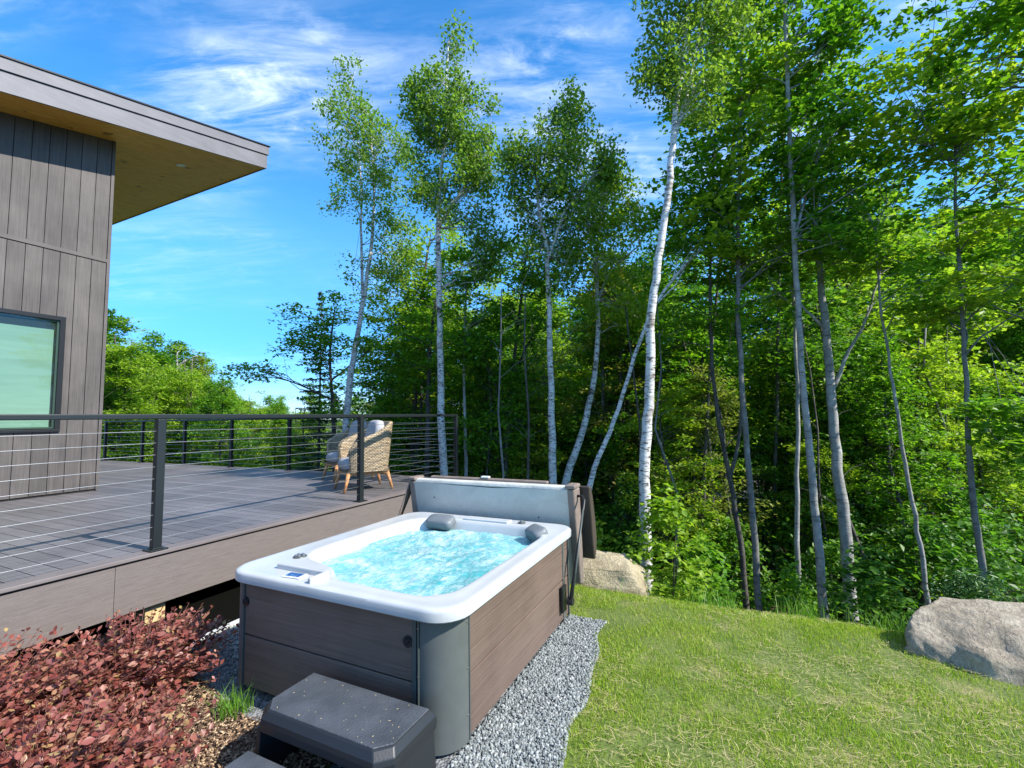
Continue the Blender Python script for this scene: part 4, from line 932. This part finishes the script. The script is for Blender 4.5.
# bare young trunks seen deep between the others
G5 = ('thin dark bare pole trunk deep in the shady woods', 'thin trunks in the woods')
for k in range(24):
    px = rr.uniform(470, 1010); Y = rr.uniform(7.5, 13); p = at(px, 420, Y); g0 = gz(p.x, p.y); root = empty('thin_tree', (p.x, p.y, g0), G5[0], 'tree', G5[1]); b = MB(); x = y = 0.; pts = [(0,0,-.2)]
    for j in range(1, 6): x += rr.gauss(0, .12); y += rr.gauss(0, .1); pts.append((x, y, j*1.1))
    r0 = rr.uniform(.018, .045); b.tube(pts, [r0*(1-.13*j) for j in range(6)], 6)
    for j in range(7):
        z = rr.uniform(.6, 5); a = rr.uniform(0, 6.28); L = rr.uniform(.3, .9); q, _ = interp([(Vector(t), 0) for t in pts], z); b.tube([q, q+Vector((math.cos(a)*L*.5, math.sin(a)*L*.5, L*.35)), q+Vector((math.cos(a)*L, math.sin(a)*L, L*.5))], [.008, .005, .002], 4, False)
    b.build('trunk', MT['bark_dark' if k % 3 else 'bark_grey'], root, smooth=True)
# trees to the right of the picture: their shade falls on the lawn
G6 = 'trees right of the lawn'
for i, (x, y, s) in enumerate(((7.4, -1.1, .58), (12.5, -7.0, 1.0))):
    put([3, 1, 0, 5][i], x, y, s, i*1.3, 'leafy tree standing right of the lawn outside the photo', G6)

# understorey saplings and shrubs
def shrub(name, label, c, rad, n, leafm, leaf, group=None, seed=0, per=14, crad=.12, cat='shrub', flat=.35, updir=.6, stems=7, asp=.62):
    random.seed(seed); c = Vector(c); g0 = gz(c.x, c.y); root = empty(name, (c.x, c.y, g0), label, cat, group)
    b = MB(); E_ = []
    for k in range(n):
        a = random.uniform(0, 6.283); t = random.random()**.5; z = random.random()**.8
        w_ = math.sin(math.pi*min(1, z*.75+.2))
        E_.append((math.cos(a)*t*rad[0]*w_, math.sin(a)*t*rad[1]*w_, rad[2]*(z*(1-.25*t)+.05)))
    for k in range(min(n, stems)):
        e = Vector(E_[k*(n//max(1, min(n, stems)))]); s_ = Vector((e.x*.25, e.y*.25, -.03)); b.tube([s_, s_.lerp(e, .5)+Vector((0,0,.05)), e], [.008, .006, .002], 5, False)
    b.build('stems', MT['bark_dark'], root, smooth=True)
    E_ = np.array(E_); m_ = len(E_)*per; o = rng.normal(size=(m_, 3))*crad*.55; o[:, 2] *= flat; leaves(np.repeat(E_, per, 0)+o, leaf, MT[leafm], 'foliage', root, updir, aspect=asp); return root
def pc(px, Y): p = at(px, 420, Y); return (p.x, p.y, 0)
shrub('sapling', 'bright green leafy sapling growing at the foot of the thick birch', pc(662, 4.75), (.42, .35, 1.25), 100, 'leaf_lime', .075, seed=31, per=13, cat='sapling')
shrub('sapling', 'leafy green sapling just right of the birch foot, lower than its neighbour', pc(698, 5.0), (.32, .3, .95), 60, 'leaf_maple', .07, seed=32, per=13, cat='sapling')
shrub('sapling', 'low bright maple sapling with layered leaves left of the big grey boulder', pc(858, 5.6), (.50, .5, 1.7), 110, 'leaf_dark', .085, seed=33, per=14, crad=.16, flat=.15, cat='sapling', updir=1.1)
shrub('sapling', 'dark feathery young fir behind the big grey boulder', pc(960, 5.3), (.8, .5, 1.7), 170, 'needle', .07, seed=34, per=22, crad=.18, flat=.2, cat='sapling', updir=.9, asp=.25)
G7 = 'undergrowth shrubs in the woods'
random.seed(77)
shr = []
for k in range(5): shr.append(shrub('undergrowth_shrub', 'leafy undergrowth shrub on the dim forest floor behind the lawn', (0,0,0), (.8, .8, random.uniform(1.0, 1.8)), 110, ['leaf_dark','leaf_maple','leaf_dark','leaf_maple','leaf_lime'][k], .085, G7, seed=40+k, per=16, crad=.22, cat='shrub'))
r3 = random.Random(5)
for k in range(40):
    o = shr[k] if k < 5 else copy_tree(shr[r3.choice((0,1,2,3,0,2,4))])
    px = r3.uniform(400, 1060); Y = r3.uniform(6.6, 14)
    if k % 3 == 0: Y = r3.uniform(7.6, 9)
    p = at(px, 420, Y); x, y = p.x, p.y; u_, v_ = UV(x, y)
    if u_ < 6.0: x += cu*(6.0-u_); y += su*(6.0-u_)
    if v_ > 2.0: x += cu*2.6; y += su*2.6
    s = r3.uniform(.7, 1.3); o.location = (x, y, gz(x, y)); o.rotation_euler = (0, 0, r3.uniform(0, 6.28)); o.scale = (s, s, s*r3.uniform(.8, 1.2))
    u_, v_ = UV(x, y)
G8 = 'shrubs behind the far railing'
for k in range(16):
    o = copy_tree(shr[r3.choice((1, 3, 4, 4))]); v_ = 3.5+k*.85; p = W(r3.uniform(6.2, 8.5), v_); s = r3.uniform(1.0, 1.5); o.location = (p.x, p.y, gz(p.x, p.y)); o.rotation_euler = (0,0,r3.uniform(0,6.28)); o.scale = (s,s,s*1.1); o['group'] = G8; o['label'] = 'green shrub growing just beyond the far deck railing'

# ------------------------------------------------------------------ red shrubs by the deck
def red_shrub(label, uvc, rad, nst, seed):
    random.seed(seed); c = W(*uvc); g0 = gz(c.x, c.y); root = empty('red_shrub', (c.x, c.y, g0), label, 'shrub', 'red leaved shrubs'); root.rotation_euler = (0,0,TH)
    b = MB(); P_ = []; D_ = []
    for k in range(nst):
        a = random.uniform(0, 6.283); t = random.random()**.55; ex, ey = math.cos(a)*t*rad[0], math.sin(a)*t*rad[1]
        h = rad[2]*(1-.45*t*t)*random.uniform(.62, 1.18); s0 = Vector((ex*.35, ey*.35, 0)); e = Vector((ex, ey, h)); m_ = s0.lerp(e, .5)+Vector((-ex*.06, -ey*.06, .03))
        b.tube([s0, m_, e], [.0035, .0025, .0012], 4, False)
        nl = random.randint(15, 22)
        for j in range(nl):
            q = .25+.75*(j+random.random())/nl; p = s0.lerp(m_, q*2) if q < .5 else m_.lerp(e, q*2-1)
            an = random.uniform(0, 6.283); d = Vector((math.cos(an), math.sin(an), random.uniform(-.1, .7)+(1.0 if q > .93 else 0))).normalized(); L = random.uniform(.022, .046)*(1-.25*(q > .9)); P_.append(p+d*(L*.5+.004)); D_.append(d*L)
    b.build('stems', mat_stem, root, smooth=True)
    P_ = np.array([tuple(q) for q in P_]); D_ = np.array([tuple(q) for q in D_]); n = len(P_); L = np.linalg.norm(D_, axis=1)[:, None]; t = D_/L
    nrm = rng.normal(size=(n,3))*.5; nrm[:,2] += 1; nrm -= t*(nrm*t).sum(1)[:,None]; nrm /= np.linalg.norm(nrm, axis=1)[:,None]; s = np.cross(t, nrm); w_ = L*.33
    V = np.stack([P_-t*L*.5, P_-t*L*.22+s*w_*.8+nrm*L*.06, P_+t*L*.08+s*w_+nrm*L*.07, P_+t*L*.5-nrm*L*.08, P_+t*L*.08-s*w_+nrm*L*.07, P_-t*L*.22-s*w_*.8+nrm*L*.06], 1).reshape(-1,3)
    i = (np.arange(n)*6)[:,None]; T = np.concatenate([i+np.array([[0,3,2,1]]), i+np.array([[0,5,4,3]])]); quick('foliage', V, T, MT['leaf_red'], root); return root
mat_stem = mat('red_stem', (.16,.06,.045), .7)
red_shrub('broad red leaved shrub at the bottom left corner in front of the deck', (-1.0, 2.10), (.85, .66, .50), 470, 61)
red_shrub('red leaved shrub nearest the left end of the hot tub, its tips reaching the tub', (-.26, 1.96), (.64, .50, .42), 270, 62)
red_shrub('low sparse red shrub nearest the camera at the bottom edge by the wood chips', (-.86, 1.32), (.62, .54, .36), 360, 63)
# weeds at the tub's corner
n = 170; a = rng.uniform(0, 6.28, n); r_ = rng.random(n)*.10; P = np.stack([0*a, 0*a, 0*a], 1)
for i in range(n): q = W(-.08+r_[i]*math.cos(a[i]), 1.33+r_[i]*math.sin(a[i])); P[i] = (q.x, q.y, gz(q.x, q.y))
o = blades('weed_tuft', P, .04, .17, .0028, .5, MT['grass_tall'], 'yellow green weed tuft at the left front corner of the hot tub', 'weeds')
del o['kind']
q = W(-.06, .98); shrub('weed', 'small leafy weed in the mulch beside the left side of the steps', (q.x, q.y, 0), (.07,.07,.10), 14, 'leaf_maple', .025, seed=71, per=5, crad=.03, cat='weed')

# ------------------------------------------------------------------ light
EL = R(41.8); AZ = math.atan2(.673, -.3206)      # from +Y towards +X
sdir = Vector((math.sin(AZ)*math.cos(EL), math.cos(AZ)*math.cos(EL), math.sin(EL)))
sun_d = bpy.data.lights.new('sun', 'SUN'); sun_d.energy = 4.1; sun_d.angle = R(.53); sun_d.color = (1, .95, .86)
sun = bpy.data.objects.new('sun', sun_d); col.objects.link(sun); sun.rotation_euler = sdir.to_track_quat('Z', 'Y').to_euler(); sun.location = sdir*50
w = bpy.data.worlds.new('World'); scene.world = w; w.use_nodes = True; nt = w.node_tree; bg = nt.nodes['Background']
sky = nt.nodes.new('ShaderNodeTexSky'); sky.sky_type = 'NISHITA'; sky.sun_disc = False; sky.sun_elevation = EL; sky.sun_rotation = AZ; sky.air_density = 1.0; sky.dust_density = .1; sky.ozone_density = 2.5
tc = nt.nodes.new('ShaderNodeTexCoord'); sep = nt.nodes.new('ShaderNodeSeparateXYZ'); nt.links.new(tc.outputs['Generated'], sep.inputs[0])
def mth(op, a, b_=None, c_=None):
    n = nt.nodes.new('ShaderNodeMath'); n.operation = op
    for i, v in enumerate((a, b_, c_)):
        if v is None: continue
        if isinstance(v, (int, float)): n.inputs[i].default_value = v
        else: nt.links.new(v, n.inputs[i])
    return n.outputs[0]
zz = mth('MAXIMUM', mth('ADD', sep.outputs[2], .12), .05)
cmb = nt.nodes.new('ShaderNodeCombineXYZ'); nt.links.new(mth('DIVIDE', sep.outputs[0], zz), cmb.inputs[0]); nt.links.new(mth('DIVIDE', sep.outputs[1], zz), cmb.inputs[1])
def wn(scale, rot, s, det, dist, ro=.6, loc_=(0,0,0)):
    mp = nt.nodes.new('ShaderNodeMapping'); mp.inputs['Scale'].default_value = scale; mp.inputs['Rotation'].default_value = (0,0,rot); mp.inputs['Location'].default_value = loc_
    nt.links.new(cmb.outputs[0], mp.inputs[0]); n = nt.nodes.new('ShaderNodeTexNoise'); n.inputs['Scale'].default_value = s; n.inputs['Detail'].default_value = det; n.inputs['Distortion'].default_value = dist; n.inputs['Roughness'].default_value = ro
    nt.links.new(mp.outputs[0], n.inputs['Vector']); return n.outputs['Fac']
def wr(v, a, b_):
    n = nt.nodes.new('ShaderNodeMapRange'); n.inputs[1].default_value = a; n.inputs[2].default_value = b_; n.interpolation_type = 'SMOOTHSTEP'; nt.links.new(v, n.inputs[0]); return n.outputs[0]
big = wr(wn((.55, .9, 1), R(25), 1.5, 4, .4, .5, (3.6, .4, 0)), .36, .64)
st_ = wr(wn((1, 4.5, 1), R(35), 2.2, 9, .5, .68), .34, .74)
puf = wr(wn((1, 1.4, 1), R(10), 7, 8, .3, .62), .50, .75)
cl = mth('MULTIPLY', big, mth('ADD', mth('MULTIPLY', st_, .75), mth('MULTIPLY', puf, .55)))
cl = mth('MINIMUM', mth('MULTIPLY', cl, .9), .64)
cl = mth('MULTIPLY', cl, mth('ADD', mth('MULTIPLY', wr(sep.outputs[2], .36, .52), .82), .18))
hsv = nt.nodes.new('ShaderNodeHueSaturation'); hsv.inputs['Saturation'].default_value = 1.34; hsv.inputs['Value'].default_value = 1.1; 
hz = nt.nodes.new('ShaderNodeMix'); hz.data_type = 'RGBA'; nt.links.new(wr(sep.outputs[2], -.02, .40), hz.inputs[0]); hz.inputs[6].default_value = (.34, .45, .69, 1); hz.inputs[7].default_value = (1, 1, 1, 1)
mu = nt.nodes.new('ShaderNodeMix'); mu.data_type = 'RGBA'; mu.blend_type = 'MULTIPLY'; mu.inputs[0].default_value = 1; nt.links.new(sky.outputs[0], mu.inputs[6]); nt.links.new(hz.outputs[2], mu.inputs[7]); nt.links.new(mu.outputs[2], hsv.inputs['Color'])
mx = nt.nodes.new('ShaderNodeMix'); mx.data_type = 'RGBA'; nt.links.new(cl, mx.inputs[0]); nt.links.new(hsv.outputs[0], mx.inputs[6]); mx.inputs[7].default_value = (5.0, 5.5, 6.1, 1)
nt.links.new(mx.outputs[2], bg.inputs[0]); bg.inputs[1].default_value = .15

# ------------------------------------------------------------------ render settings
scene.render.engine = 'CYCLES'
vs = scene.view_settings; vs.view_transform = 'Standard'; vs.look = 'None'; vs.gamma = 1; vs.use_curve_mapping = False; vs.exposure = 1.02
cy = scene.cycles; cy.max_bounces = 6; cy.diffuse_bounces = 4; cy.glossy_bounces = 3; cy.transmission_bounces = 3; cy.transparent_max_bounces = 8
cy.caustics_reflective = False; cy.caustics_refractive = False; cy.use_adaptive_sampling = True; cy.sample_clamp_indirect = 6
scene.render.resolution_x = 1024; scene.render.resolution_y = 768
